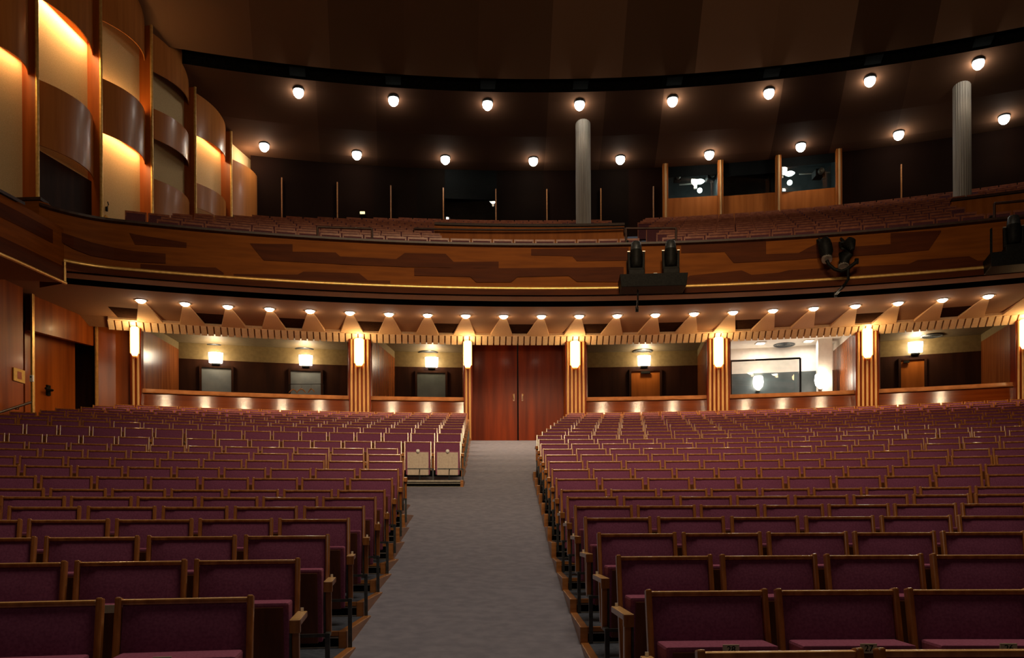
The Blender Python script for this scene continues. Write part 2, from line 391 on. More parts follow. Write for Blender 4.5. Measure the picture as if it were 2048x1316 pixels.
for s in IND:
    side, n, j = s['side'], s['n'], s['j']; h = 'right-hand' if side > 0 else 'left-hand'; pale = s in white
    if pale:
        lab = ('purple theatre seat with pale painted gleam underneath and white tag, %s' % ('right beside the carpeted aisle' if j == 0 else 'second from the carpeted aisle'))
    else:
        lab = 'purple folding theatre seat, %s, %s row of the %s block' % ('at the aisle end' if j == 0 else ORD[j + 1] + ' from the aisle', ORD[n], h)
    t = thing('theatre_seat', lab, 'seat', (s['x'], s['y'], s['z']), -s['a'], ('seats in the %s block' % h) if not pale else 'seats with a painted gleam underneath')
    put('back_frame', ME['back_frame'], t); put('back_cushion', ME['back_cushion'], t)
    st = put('seat', ME['seat'], t); put('seat_panel', ME['seat_panel_gleam' if pale else 'seat_panel'], st)
    put('armrest', ME['armrest', -side], t); put('leg', ME['leg', -side], t)
    if pale: put('tag', ME['tag'], t, (0, -.225, .545))
    if n <= 8: put('row_plate', ME['row_plate'], t, (-side * .265, -.10, .501))
    if n <= 2:
        pl = put('number_plate', ME['number_plate'], st, (.03 if side > 0 else -.03, -.219, .535))
        if side > 0 and n == 2 and j < 4:
            put('digits', text_mesh(str(28 - j), .034), pl, (0, -.004, 0), (pi / 2, 0, 0))
# --- everything farther away or beyond the frame edge: one mass
def joined(parts):
    out = MB(); mats = []
    for mbx, mat in parts:
        if mat not in mats: mats.append(mat)
        out.add(mbx.v, mbx.f, mats.index(mat), False); k = len(mbx.f)
        out.sm[-k:] = mbx.sm
    return out, mats
def mass(name, spots, protos, mats):
    big = MB()
    for s in spots:
        pr = protos[s['side']]; ca, sa = cos(-s['a']), sin(-s['a'])
        big.add([(s['x'] + x * ca - y * sa, s['y'] + x * sa + y * ca, s['z'] + z) for x, y, z in pr.v], pr.f); k = len(pr.f)
        big.m[-k:] = pr.m; big.sm[-k:] = pr.sm
    return big.obj(name, mats)
pro = {}
for sd in (-1, 1):
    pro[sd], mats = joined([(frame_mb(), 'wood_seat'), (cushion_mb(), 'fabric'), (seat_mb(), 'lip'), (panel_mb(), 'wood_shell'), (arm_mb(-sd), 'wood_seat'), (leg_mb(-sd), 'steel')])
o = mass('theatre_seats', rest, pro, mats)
tag(o, 'mass of purple theatre seats filling the rear rows below the box fronts', 'seats', kind='stuff')

# ================================================================== REAR WALL OF THE STALLS
ZS = 2.5 + Z0; ZSOF = 5.6 + Z0; RP = 35.5
OPEN = [(285, 697), (746, 929), (1176, 1414), (1462, 1712), (1760, 2032)]
RB, ZBC = 38.4, 5.78 + Z0
# soffit under the balcony (flat ring) with grooves
mb = MB(); mb.arc([(30.55, ZSOF - .02), (31.55, ZSOF)], -.52, .55, 60); mb.arc([(32.05, ZSOF), (35.05, ZSOF)], -.52, .55, 60)
mb.arc([(31.02, ZSOF - .035), (31.02, ZSOF - .005)], -.52, .55, 60)
struct('ceiling_under_balcony', mb, 'plaster')
mb = MB(); mb.arc([(31.55, ZSOF), (31.55, ZSOF + .35), (32.05, ZSOF + .35), (32.05, ZSOF)], -.52, .55, 60)
mb.arc([(30.95, ZSOF - .022), (31.03, ZSOF - .022)], -.52, .55, 60)
struct('trim_1', mb, 'dark_groove')
# cornice battens
LPX = [(284, 605), (372, 610), (456, 615), (540, 620), (621, 624), (701, 628), (780, 631), (857, 632), (934, 633), (1011, 634), (1087, 633), (1163, 632), (1240, 631), (1317, 630), (1395, 627), (1473, 624), (1552, 620), (1634, 616), (1717, 611), (1802, 606), (1889, 600), (1979, 594)]
RL = 32.95
LA = [ang(px, RL) for px, py in LPX]; dA = (LA[-1] - LA[0]) / (len(LA) - 1); LA = [LA[0] + dA * k for k in range(len(LA) + 2)]
mb = MB(); a = LA[0] - dA * .9; da = .0051
while a < LA[-1] + dA:
    for R0, z0, R1, z1, h in ((34.96, -.035, 35.30, -.215, .39),):
        c = []
        for dn in (0, .05):
            for R, z, b in ((R0, z0, -h), (R0, z0, h), (R1, z1, h), (R1, z1, -h)):
                c.append(pol(R - dn * .5 + (0 if dn else .03), a + b * da, ZSOF + z - dn * .9 + (0 if dn else .03)))
        mb.hexa(c)
    a += da
struct('trim_2', mb, 'batten')
mb = MB(); aa0, aa1 = LA[0] - dA * .95, LA[-1] + dA
mb.arc([(34.88, ZSOF + .02), (34.88, ZSOF - .06), (34.97, ZSOF - .075), (35.02, ZSOF - .04)], aa0, aa1, 60); struct('trim_3', mb, 'batten')
mb = MB(); mb.arc([(34.95, ZSOF + .0), (35.33, ZSOF - .20)], -.5, .55, 60)
mb.arc([(35.33, ZSOF - .20), (35.42, ZSOF - .17), (35.42, ZBC)], -.5, .55, 60)
struct('trim_6', mb, 'plaster')
# sculpted wedges, dark niches and downlights
for k, a in enumerate(LA):
    mb = MB(); w0, w1 = .065, .32
    R0, R1 = RL + .10, 34.90; zt = ZSOF - .002; n = 1
    p = [pol(R0, a - w0 / R0, zt), pol(R0, a + w0 / R0, zt), pol(R1, a + w1 / R1, zt - .07), pol(R1, a - w1 / R1, zt - .07)]
    q = [(x, y, ZSOF + .02) for x, y, z in p]
    mb.hexa(p + q)
    struct('soffit_wedge', mb, 'plaster_lit')
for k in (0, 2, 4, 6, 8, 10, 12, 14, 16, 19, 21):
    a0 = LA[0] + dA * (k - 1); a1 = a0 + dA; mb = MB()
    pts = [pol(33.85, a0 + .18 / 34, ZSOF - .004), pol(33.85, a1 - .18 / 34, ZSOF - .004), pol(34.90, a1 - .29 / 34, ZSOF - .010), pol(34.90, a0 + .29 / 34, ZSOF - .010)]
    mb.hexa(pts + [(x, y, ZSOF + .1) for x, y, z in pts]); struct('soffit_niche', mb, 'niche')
for k, a in enumerate(LA[:22]):
    x, y, _ = pol(RL, a)
    nm = 'fourth fifth'.split()
    t = thing('downlight', 'round white downlight under the balcony, %s from the left end of its arc' % ORD[k + 1], 'ceiling light', (x, y, ZSOF), 0, 'downlights under the balcony')
    m = MB(); m.lathe((0, 0, 0), [(.155, .01), (.155, -.012), (.125, -.02), (.11, -.005)], 20); m.obj('rim', 'bright_steel', t)
    m = MB(); m.lathe((0, 0, 0), [(.0, -.075), (.06, -.066), (.10, -.04), (.115, -.004)], 20); m.obj('bulb', 'bulb', t)
    p = pol(RL, a, ZSOF - .12)
    lamp('SPOT', p, 85, (1, .68, .36), .06, radians(150), .6, aim=(p[0], p[1], 0), name='downlight_lamp')
    q = pol(RL + .12, a, ZSOF - .12); e = pol(RL + 2.0, a, ZSOF - .15)
    lamp('POINT', q, 3.4, (1, .68, .36), .05, name='downlight_glow_lamp')

# pilasters with sconces
def pilaster(px0, px1, nfl, label, slabel, top_py=686, spx=None, spw=18, zsc=(4.68, 5.40)):
    R = 35.15; a0, a1 = ang(px0, R), ang(px1, R); am = (a0 + a1) / 2; w = (a1 - a0) * R
    x, y, _ = pol(R, am); t = thing('pilaster', label, 'pilaster', (x, y, 2.2 + Z0), -am, 'fluted pilasters between the boxes')
    t['kind'] = 'structure'
    h = ZSOF - .16 - (2.2 + Z0)
    m = MB(); m.hexa([(-w / 2, 0, 0), (w / 2, 0, 0), (w / 2 * .9, .75, 0), (-w / 2 * .9, .75, 0), (-w / 2, 0, h), (w / 2, 0, h), (w / 2 * .9, .75, h), (-w / 2 * .9, .75, h)])
    m.obj('shaft', 'door_wood', t, bevel=.01)
    fw = w / (nfl + .35)
    for k in range(nfl):
        xc = (k - (nfl - 1) / 2) * fw; m = MB(); n = 8
        prof = [(xc + cos(pi * q / n) * fw * .31, -sin(pi * q / n) * fw * .42 - .002) for q in range(n + 1)]
        m.strip([[(u, v, 0.0) for u, v in prof], [(u, v, h - .05) for u, v in prof]], smooth=True); m.obj('flute', 'flute', t)
    sx = 0.0
    if spx is not None:
        xx, yy = ray_arc(spx, R - .1); sx = (atan2(xx - PC[0], yy - PC[1]) - am) * R
    sw = spw / F * y * .5
    p = pol(R - .09, am + sx / R, 0); s = thing('wall_sconce', slabel, 'wall lamp', (p[0], p[1], zsc[0] + Z0), -am, 'sconces on the fluted pilasters')
    hh = zsc[1] - zsc[0]
    m = MB(); m.box((0, .02, hh / 2), (sw * 2.3, .05, hh * .96)); m.obj('back_glass', 'sconce_edge', s, bevel=.01)
    m = MB(); n = 10
    prof = [(cos(pi * q / n) * sw, -sin(pi * q / n) * .09) for q in range(n + 1)]
    rows = [[(u * f, v * f, z) for u, v in prof] for f, z in ((.55, -.06), (.95, .03), (1, .12), (1, hh - .03), (.8, hh))]
    m.strip(rows, smooth=True); m.obj('glass_shade', 'sconce', s)
    m = MB(); m.box((0, 0, -.075), (sw * .9, .06, .05)); m.obj('bracket', 'gold', s, bevel=.008)
    q = pol(R - .38, am + sx / R, zsc[0] + Z0 + hh * .55)
    lamp('POINT', q, 15, (1, .62, .27), .10, name='sconce_lamp')
    q = pol(R - .20, am + sx / R, zsc[1] + Z0 + .0)
    lamp('POINT', q, 5, (1, .70, .36), .06, name='sconce_lamp')
pilaster(262, 284, 2, 'narrow fluted pilaster at the far left end of the boxes', 'white glass sconce on the leftmost pilaster, by the side wall', spx=271, spw=15)
pilaster(699, 743, 5, 'fluted pilaster between the two left-hand boxes', 'white glass sconce on the pilaster between the two left-hand boxes', spx=720)
pilaster(929, 946, 2, 'narrow fluted pilaster at the left jamb of the red double doors', 'white glass sconce left of the red double doors', spx=937, spw=15)
pilaster(1132, 1174, 5, 'fluted pilaster at the right jamb of the red double doors', 'white glass sconce just right of the red double doors', spx=1152)
pilaster(1416, 1461, 5, 'fluted pilaster left of the bright white box', 'white glass sconce on the pilaster left of the bright box', spx=1439, zsc=(4.62, 5.42))
pilaster(1713, 1759, 5, 'fluted pilaster right of the bright white box', 'white glass sconce on the pilaster right of the bright box', spx=1737, zsc=(4.70, 5.46))
pilaster(2033, 2062, 3, 'fluted pilaster cut by the right picture edge', 'white glass sconce on the pilaster at the right picture edge', spx=2052)

# box fronts, sides, backs
BOXW = ['wide box at the far left', 'narrow box left of the doors', 'box right of the doors', 'bright white box', 'box at the far right']
for k, (p0, p1) in enumerate(OPEN):
    a0, a1 = ang(p0 - 3, RP), ang(p1 + 3, RP); w = k == 3
    mb = MB(); mb.arc([(35.185, ZS - .05), (RP, 3.70 + Z0)], a0, a1, 24)
    g = struct('parapet', mb, 'parapet_wood')
    mb = MB(); mb.arc([(RP - .045, 3.70 + Z0), (RP - .05, 3.725 + Z0), (RP - .02, 3.735 + Z0)], a0, a1, 24); mb.obj('gold_line', 'cap_wood', g)
    mb = MB(); mb.arc([(RP + .01, 3.735 + Z0), (RP + .05, 3.83 + Z0), (RP + .35, 3.84 + Z0), (RP + .35, ZS)], a0, a1, 24); mb.obj('ledge', 'cap_wood', g)
    b0, b1 = ang(p0, 35.9), ang(p1, 35.9)
    zb = 5.28 + Z0; zs_ = 5.56 + Z0
    BK = ((359, 0), (791, 0), (0, 0), (0, 1668), (0, 1964))[k]
    for s, b in ((0, b0), (1, b1)):          # partitions run back
        bb = ang(BK[s], RB) if BK[s] else b
        q = -1 if s == 0 else 1
        def side(zlo, zhi):
            m = MB(); t = .004
            return m.hexa([pol(35.75, b, zlo), pol(35.75, b + q * t, zlo), pol(RB, bb + q * t, zlo), pol(RB, bb, zlo), pol(35.75, b, zhi), pol(35.75, b + q * t, zhi), pol(RB, bb + q * t, zhi), pol(RB, bb, zhi)])
        struct('wall_box_side', side(ZS, zs_), 'box_wood'); struct('wall_box_side_upper', side(zs_, ZBC), 'white_paint' if w else 'box_band')
    mb = MB(); mb.arc([(35.4, ZBC), (RB, ZBC)], b0 - .004, b1 + .004, 20); struct('ceiling_box', mb, 'white_paint' if w else 'box_ceiling')
    mb = MB(); mb.arc([(35.6, ZS), (RB, ZS)], b0, b1, 20); struct('floor_box', mb, 'carpet_dark')
    if not w:
        mb = MB(); mb.arc([(RB, zb), (RB, ZBC)], b0 - .004, b1 + .004, 20); struct('wall_box_back_upper', mb, 'box_band')
        mb = MB(); mb.arc([(RB, ZS), (RB, zb)], b0 - .004, b1 + .004, 20); struct('wall_box_back', mb, 'dark_wood')
    else:
        mb = MB(); mb.arc([(RB + .0, 4.95 + Z0), (RB, ZBC)], b0 - .004, b1 + .004, 20); struct('wall_box_back_upper', mb, 'white_paint')
        mb = MB(); mb.arc([(RB, ZS), (RB, 4.95 + Z0)], b0 - .004, b1 + .004, 20); struct('wall_box_back', mb, 'slate')

def back_frame_at(px, py, R): return on_arc(px, py, R), ang(px, R)
# wall lamps in the boxes
for px, py, w in ((433, 713, 'left doorway of the wide left-hand box'), (613, 719, 'doorway with coat hangers in the wide left-hand box'), (865, 724, 'grey doorway left of the red double doors'), (1290, 723, 'wooden door right of the red double doors'), (1833, 699, 'open wooden door in the far right box')):
    a = ang(px, RB - .14); x, y, z = on_arc(px, py, RB - .14); z = min(z, ZBC - .28)
    t = thing('wall_lamp', 'glowing glass wall lamp above the ' + w, 'wall lamp', (x, y, z), -a, 'lamps on the back walls of the boxes')
    m = MB()
    for q in range(5):
        th = pi * (q + .5) / 5; m.tube([(cos(th) * .15, -sin(th) * .09 + .05, -.15), (cos(th) * .17, -sin(th) * .10 + .05, .17)], .055, 8)
    m.obj('glass_shade', 'lamp_hot', t)
    m = MB(); m.box((0, .05, -.19), (.24, .14, .05)); m.obj('bracket', 'black_metal', t, bevel=.01)
    m = MB(); m.box((0, .125, -.05), (.2, .03, .3)); m.obj('back_plate', 'bright_steel', t)
    q = pol(RB - .5, a, z + .08); lamp('POINT', q, 30, (1, .72, .38), .09, name='wall_lamp_light')
# round ceiling vents in the boxes
for k, (px, py) in enumerate(((431, 689), (611, 697), (858, 704), (1287, 703), (1570, 692), (1866, 675))):
    Y = (ZBC - Z0) * F / (HY - py); x = (px - CXP) / F * Y
    t = thing('ceiling_vent', 'round metal air vent in the ceiling of the %s' % (['wide left-hand box, left one', 'wide left-hand box, right one', 'box left of the doors', 'box right of the doors', 'bright white box', 'far right box'][k]), 'vent', (x, Y, ZBC), 0, 'air vents in the box ceilings')
    m = MB(); m.lathe((0, 0, 0), [(.34, 0), (.33, -.03), (.27, -.035), (.26, -.01)], 24); m.obj('ring', 'steel', t)
    for q in range(5):
        m = MB(); r = .24 - q * .05; m.lathe((0, 0, 0), [(r, -.005), (r - .012, -.028), (r - .03, -.012)], 20); m.obj('louvre', 'steel', t)
# doorways and doors in the box backs
def back_panel(name, px0, px1, py0, mat, R=RB - .05, kind='structure'):
    a0, a1 = ang(px0, R), ang(px1, R); x, y = ray_arc((px0 + px1) / 2, R); zt = zat(py0, y)
    g = link(name, None); g['kind'] = kind
    m = MB(); m.arc([(R, ZS), (R, zt)], a0, a1, 4); m.obj('leaf', mat, g)
    m = MB(); w = .07
    for b0, b1, z0, z1 in ((a0 - w / R, a0, ZS, zt + w), (a1, a1 + w / R, ZS, zt + w), (a0, a1, zt, zt + w)):
        m.hexa([pol(R - .05, b0, z0), pol(R - .05, b1, z0), pol(R + .05, b1, z0), pol(R + .05, b0, z0), pol(R - .05, b0, z1), pol(R - .05, b1, z1), pol(R + .05, b1, z1), pol(R + .05, b0, z1)])
    m.obj('casing', 'dark_wood', g); return g, a0, a1, zt
back_panel('door_3', 405, 464, 733, 'doorway_glow'); back_panel('door_4', 583, 643, 740, 'doorway_glow'); back_panel('door_5', 836, 892, 745, 'slate')  # flat panels paint the foyer light seen through three open doorways
g, a0, a1, zt = back_panel('door_6', 1264, 1321, 744, 'booth_wood')
m = MB(); am = (a0 + a1) / 2; m.box(pol(RB - .12, am, zt - .05), (.3, .06, .07), -am); m.obj('door_closer', 'black_metal', g)
g, a0, a1, zt = back_panel('door_7', 1803, 1850, 724, 'booth_wood')
m = MB(); m.box(pol(RB - .12, a0 + .004, zt - .06), (.16, .06, .07), -a0); m.obj('door_closer', 'black_metal', g)
# coat hangers on the parapet side of the second doorway
for k, (px, py) in enumerate(((588, 777), (604, 776), (624, 776))):
    x, y, z = on_arc(px, py, 36.4); s = .13
    t = thing('coat_hanger', 'wooden coat hanger before the grey doorway, %s of three' % ('leftmost', 'middle one', 'rightmost')[k], 'coat hanger', (x, y, z), (.5, .2, -.5)[k], 'coat hangers behind the box front')
    m = MB(); m.tube([(-s, 0, -.10), (-s * .5, 0, -.03), (0, 0, .01), (s * .5, 0, -.03), (s, 0, -.10)], [.012, .017, .018, .017, .012], 8); m.obj('yoke', 'cap_wood', t)
    m = MB(); m.tube([(0, 0, .01), (0, 0, .07), (.018, 0, .09), (.024, 0, .112), (0, 0, .13), (-.022, 0, .115)], .004, 6); m.obj('hook', 'steel', t)
m = MB(); p = on_arc(580, 766, 36.4); q = on_arc(648, 766, 36.4); m.tube([p, q], .010, 8); m.tube([q, (q[0], q[1], ZS)], .012, 8); m.tube([p, (p[0], p[1], ZS)], .012, 8)
o = m.obj('coat_rail', 'black_metal'); tag(o, 'thin black coat rail carrying wooden hangers behind box front', 'coat rail')
# bright white box: white column, lamps, glazed partition, ceiling spots
mb = MB(); a = ang(1650, 37.7); x, y, _ = pol(37.7, a); mb.box((x, y, (ZS + ZBC) / 2), (.42, .42, ZBC - ZS), -a); struct('column', mb, 'white_paint')
for px, py, R, lab in ((1518, 767, RB - .12, 'glowing white glass lamp on the slate wall of the bright box'), (1642, 764, 37.4, 'glowing white glass lamp on the white column of the bright box')):
    a = ang(px, R); x, y, z = on_arc(px, py, R)
    t = thing('wall_lamp', lab, 'wall lamp', (x, y, z), -a)
    m = MB(); m.lathe((0, 0, 0), [(.05, -.24), (.14, -.15), (.17, 0), (.15, .17), (.13, .2)], 14); m.obj('glass_shade', 'lamp_hot', t)
    m = MB(); m.box((0, .05, -.26), (.12, .12, .05)); m.obj('bracket', 'bright_steel', t, bevel=.01)
    lamp('POINT', pol(R - .4, a, z), 9, (1, .92, .8), .1, name='white_box_lamp')
for k, (px, py) in enumerate(((1523, 688), (1619, 684), (1503, 717), (1590, 714))):
    Y = (ZBC - Z0) * F / (HY - py); x = (px - CXP) / F * Y
    if hypot(x - PC[0], Y - PC[1]) > RB - .3: Y *= .985; x = (px - CXP) / F * Y
    t = thing('recessed_spot', 'small square ceiling spot in the bright box, %s' % ('front left', 'front right', 'rear left', 'rear right')[k], 'ceiling light', (x, Y, ZBC), 0, 'ceiling spots in the bright box')
    m = MB(); m.box((0, 0, -.012), (.30, .30, .024)); m.obj('frame', 'white_paint', t, bevel=.005)
    m = MB(); m.box((0, 0, -.027), (.22, .22, .012)); m.obj('lens', 'lamp_hot', t)
    lamp('AREA', (x, Y, ZBC - .06), 26, (1, .90, .76), .2, aim=(x, Y, 0), name='recessed_spot_light')
t = link('glazed_partition', None); t['label'] = 'black-framed glass screen standing inside the bright white box'; t['category'] = 'glass screen'
RG = 37.2; a0, a1 = ang(1463, RG), ang(1602, RG); zt = zat(722, ray_arc(1532, RG)[1])
m = MB()
for b in (a0, a1): m.bar(pol(RG, b, ZS), pol(RG, b, zt), .05, .05)
m.bar(pol(RG, a0, zt), pol(RG, a1, zt), .05, .05); m.obj('frame', 'black_metal', t)
m = MB(); m.bar(pol(RG, (a0 + a1) / 2, ZS), pol(RG, (a0 + a1) / 2, zt), a1 * RG - a0 * RG, .012, (0, 1, 0)); m.obj('pane', 'glass', t)

# centre doors
RD = 35.85; zdt = zat(688, 24.3); xs = (944, 1037, 1131)
for k in (0, 1):
    g = link('door_%d' % (k + 1), None); g['kind'] = 'structure'
    a0, a1 = ang(xs[k], RD) + (.0 if k == 0 else .0006), ang(xs[k + 1], RD) - (.0006 if k == 0 else 0)
    p0, p1 = pol(RD, a0), pol(RD, a1); yy = max(p0[1], p1[1])
    m = MB(); m.hexa([(p0[0], yy, ZS - .02), (p1[0], yy, ZS - .02), (p1[0], yy + .06, ZS - .02), (p0[0], yy + .06, ZS - .02), (p0[0], yy, ZSOF - .02), (p1[0], yy, ZSOF - .02), (p1[0], yy + .06, ZSOF - .02), (p0[0], yy + .06, ZSOF - .02)])
    m.obj('leaf', 'door_wood', g)
    hx = (1029, 1046)[k]; X = (hx - CXP) / F * yy; zc = zat(795, yy)
    m = MB(); m.box((X, yy - .008, zc), (.05, .016, .22)); m.obj('handle_plate', 'cap_wood', g, bevel=.004)
    s = -1 if k == 0 else 1
    m = MB(); m.tube([(X, yy - .02, zc - .06), (X, yy - .07, zc - .06), (X + s * .02, yy - .075, zc + .08), (X, yy - .02, zc + .10)], .012, 8); m.obj('handle', 'gold', g)
mb = MB()
for (pa, pb) in ((929, 945), (1130, 1137)):
    x0, y0 = ray_arc(pa, 35.4); x1, y1 = ray_arc(pb, 35.9)
    mb.hexa([(x0, y0, ZS - .1), (x1, y1 - .4, ZS - .1), (x1, y1 + .2, ZS - .1), (x0, y0 + .4, ZS - .1), (x0, y0, ZSOF), (x1, y1 - .4, ZSOF), (x1, y1 + .2, ZSOF), (x0, y0 + .4, ZSOF)])
struct('door_jamb', mb, 'wall_wood')

# ================================================================== LEFT SIDE WALL OF THE STALLS
def vwall(name, pts, z0, z1, mat, th=.12, parent=None):
    m = MB()
    for (x0, y0), (x1, y1) in zip(pts, pts[1:]):
        d = Vector((x1 - x0, y1 - y0)).normalized(); nx, ny = -d.y * th, d.x * th
        m.hexa([(x0, y0, z0), (x1, y1, z0), (x1 + nx, y1 + ny, z0), (x0 + nx, y0 + ny, z0), (x0, y0, z1), (x1, y1, z1), (x1 + nx, y1 + ny, z1), (x0 + nx, y0 + ny, z1)])
    return struct(name, m, mat, parent) if not parent else m.obj(name, mat, parent)
def gx(px, Y): return (px - CXP) / F * Y
ZF = -1.6 + Z0; ZT = ZSOF + .05
vwall('wall_left', [(-11.5, -9), (-11.5, 16.0), (gx(48, 18.7), 18.7)], ZF, ZT, 'wall_wood')
vwall('wall_left_reveal', [(gx(48, 18.7), 18.7), (gx(46, 19.25), 19.25)], ZF, ZT, 'dark_groove')
vwall('wall_left_rear', [(gx(194, 21.75), 21.75), (gx(233, 22.0), 22.0)], ZF, ZT, 'wall_wood')
vwall('wall_left_corner', [(gx(233, 22.0), 22.0), (gx(268, 22.15), 22.15)], ZF, ZT, 'wall_wood')
p, q = (gx(66, 19.25), 19.25), (gx(190, 21.7), 21.7)
zl0, zl1 = zat(656, 19.25), zat(688, 21.7)
m = MB(); th = .15
m.hexa([(p[0], p[1], zl0), (q[0], q[1], zl1), (q[0] - th, q[1], zl1), (p[0] - th, p[1], zl0), (p[0], p[1], ZT), (q[0], q[1], ZT), (q[0] - th, q[1], ZT), (p[0] - th, p[1], ZT)])
struct('wall_left_lintel', m, 'wall_wood')
for k, (px, Y) in enumerate(((67, 19.2), (195, 21.7))):
    m = MB(); m.box((gx(px, Y), Y, (ZF + ZT) / 2), (.05, .10, ZT - ZF)); struct('trim_%d' % (k + 4), m, 'gold', bevel=.01)
vwall('wall_passage', [(gx(40, 19.3), 19.3), (-12.2, 19.45), (-12.2, 23.0)], ZF, ZT, 'wall_wood')
vwall('wall_passage_end', [(-12.2, 22.1), (-11.2, 22.1)], ZF, ZT, 'dark_wood')
g = link('door_8', None); g['kind'] = 'structure'
m = MB(); m.hexa([(-11.85, 19.5, .6 + Z0), (-11.72, 21.5, .6 + Z0), (-11.80, 21.5, .6 + Z0), (-11.93, 19.5, .6 + Z0), (-11.85, 19.5, 5.0 + Z0), (-11.72, 21.5, 5.0 + Z0), (-11.80, 21.5, 5.0 + Z0), (-11.93, 19.5, 5.0 + Z0)])
m.obj('leaf', 'wall_wood', g)
hx, hy = -11.80, 20.35; hz = zat(776, hy)
m = MB(); m.box((hx + .02, hy, hz), (.05, .14, .26)); m.tube([(hx + .03, hy, hz), (hx + .13, hy, hz), (hx + .13, hy - .3, hz)], .03, 8); m.obj('handle', 'black_metal', g)
# notice, sensor, handrail on the left wall
Y = 18.3; w = .36
t = thing('notice', 'small yellow pictogram notice on the wooden left wall', 'sign', (gx(38, 18.53) + .02, 18.53, zat(746, 18.53)))
m = MB(); m.box((0, 0, 0), (.02, .42, .30)); m.obj('board', 'sign', t)
m = MB(); m.box((.012, 0, 0), (.004, .16, .17)); m.obj('pictogram', 'sign_red', t)
t = thing('wall_sensor', 'small white box on the gold strip beside the side doors', 'sensor', (gx(68, 19.1), 19.1, zat(753, 19.1)))
m = MB(); m.box((0, -.06, 0), (.08, .06, .16)); m.obj('case', 'white_paint', t, bevel=.01)
m = MB(); m.box((0, -.095, .03), (.03, .012, .03)); m.obj('lens', 'black_metal', t)
t = thing('handrail', 'dark handrail sloping along the wooden left wall', 'handrail', (-11.4, 15.5, 0))
A = (-11.38, 13.0, zat(866, 13.0) - .6); B = (gx(57, 18.5) + .06, 18.5, zat(800, 18.5))
m = MB(); m.tube([A, B], .03, 8); wpart('rail', m, 'rail', t)
for f in (.3, .62, .93):
    pt = Vector(A).lerp(Vector(B), f); m = MB(); m.tube([pt, pt + Vector((-.02, 0, -.07)), pt + Vector((-.10, 0, -.07))], .014, 6); wpart('bracket', m, 'steel', t)

# right wall, stage wall: close the hall outside the frame
vwall('wall_right', [(15.3, 24.5), (15.3, -9)], ZF, 5.6 + Z0, 'wall_wood')
m = MB(); m.quad((-16, -9, ZF), (18, -9, ZF), (18, -9, 20), (-16, -9, 20)); struct('wall_front', m, 'dark_groove')

# ================================================================== BALCONY
RF = 30.5; ZG = 5.6 + Z0; ZR = 6.585 + Z0
aL = ang(92, RF); aR = .50
A0 = ang(235, RF)
def sweep(a): return 230 * max(0.0, A0 - a) ** 2
g = link('balcony_front', None); g['kind'] = 'structure'
m = MB(); m.arc([(RF, ZG), (RF - .02, ZR)], aL, aR, 160, smooth=True, fn=sweep)
m.obj('fascia', 'fascia_light', g)
dark = [
 [(262, 462, 463), (273, 465, 485), (330, 474, 489), (376, 482, 492)],
 [(100, 452, 470), (120, 458, 476), (150, 468, 493), (185, 480, 507), (230, 491, 515), (270, 498, 520), (334, 504, 523)],
 [(284, 524, 543), (360, 529, 551), (434, 532, 556), (450, 543, 558)],
 [(503, 484, 485), (530, 485, 518), (588, 486, 521)], [(588, 501, 521), (674, 503, 526), (683, 511, 527), (795, 517, 532), (812, 505, 533), (894, 507, 534), (910, 523, 535), (1000, 523, 536)],
 [(470, 545, 564), (598, 547, 569), (609, 541, 570), (721, 545, 574), (738, 559, 575), (783, 560, 576)],
 [(831, 535, 550), (943, 535, 553), (955, 536, 564), (1025, 536, 564), (1037, 536, 554), (1140, 536, 552), (1156, 536, 564), (1250, 535, 565)],
 [(1065, 498, 511), (1148, 498, 513), (1156, 497, 523), (1260, 496, 522)],
 [(1365, 490, 508), (1452, 487, 506), (1470, 486, 528), (1535, 484, 525)], [(1535, 511, 525), (1600, 509, 522), (1620, 498, 520), (1640, 489, 519), (1700, 486, 516), (1701, 497, 516), (1784, 492, 511)],
 [(1784, 470, 511), (1860, 466, 504), (1885, 465, 468)],
 [(1366, 565, 574), (1382, 553, 573), (1486, 543, 571), (1506, 552, 570), (1560, 548, 567), (1580, 543, 566), (1820, 532, 552), (1838, 524, 551), (1941, 517, 545), (1958, 526, 544), (2060, 522, 537)],
]
m = MB()
for d in dark:
    top, bot = [], []
    for (p0, t0, b0), (p1, t1, b1) in zip(d, d[1:]):
        n = max(1, int(abs(p1 - p0) / 20))
        for k in range(n + (1 if (p1, t1, b1) == d[-1] else 0)):
            f = k / n; px = p0 + (p1 - p0) * f
            x, y = ray_arc(px, RF - .028 - sweep(ang(px, RF)))
            top.append((x, y, min(zat(t0 + (t1 - t0) * f, y), ZR - .01))); bot.append((x, y, max(zat(b0 + (b1 - b0) * f, y), ZG + .01)))
    m.strip([bot, top])
m.obj('dark_inlay', 'fascia_dark', g)
m = MB(); m.arc([(RF - .06, ZG - .03), (RF - .075, ZG), (RF - .06, ZG + .035), (RF, ZG + .035)], ang(135, RF), aR, 160, smooth=True, fn=sweep); m.obj('gold_line', 'gold', g)
m = MB(); m.arc([(RF - .05, ZG - .16), (RF - .05, ZG - .03)], aL, aR, 160, fn=sweep); m.arc([(RF - .05, ZG - .16), (RF + .1, ZG - .04)], aL, aR, 160, fn=sweep); m.obj('lower_band', 'fascia_dark', g)
m = MB(); m.arc([(RF - .03, ZR - .01), (RF - .10, ZR + .02), (RF - .10, ZR + .07), (RF + .30, ZR + .09), (RF + .30, ZR - .02)], aL, aR, 160, fn=sweep); m.obj('rail_cap', 'rail', g)
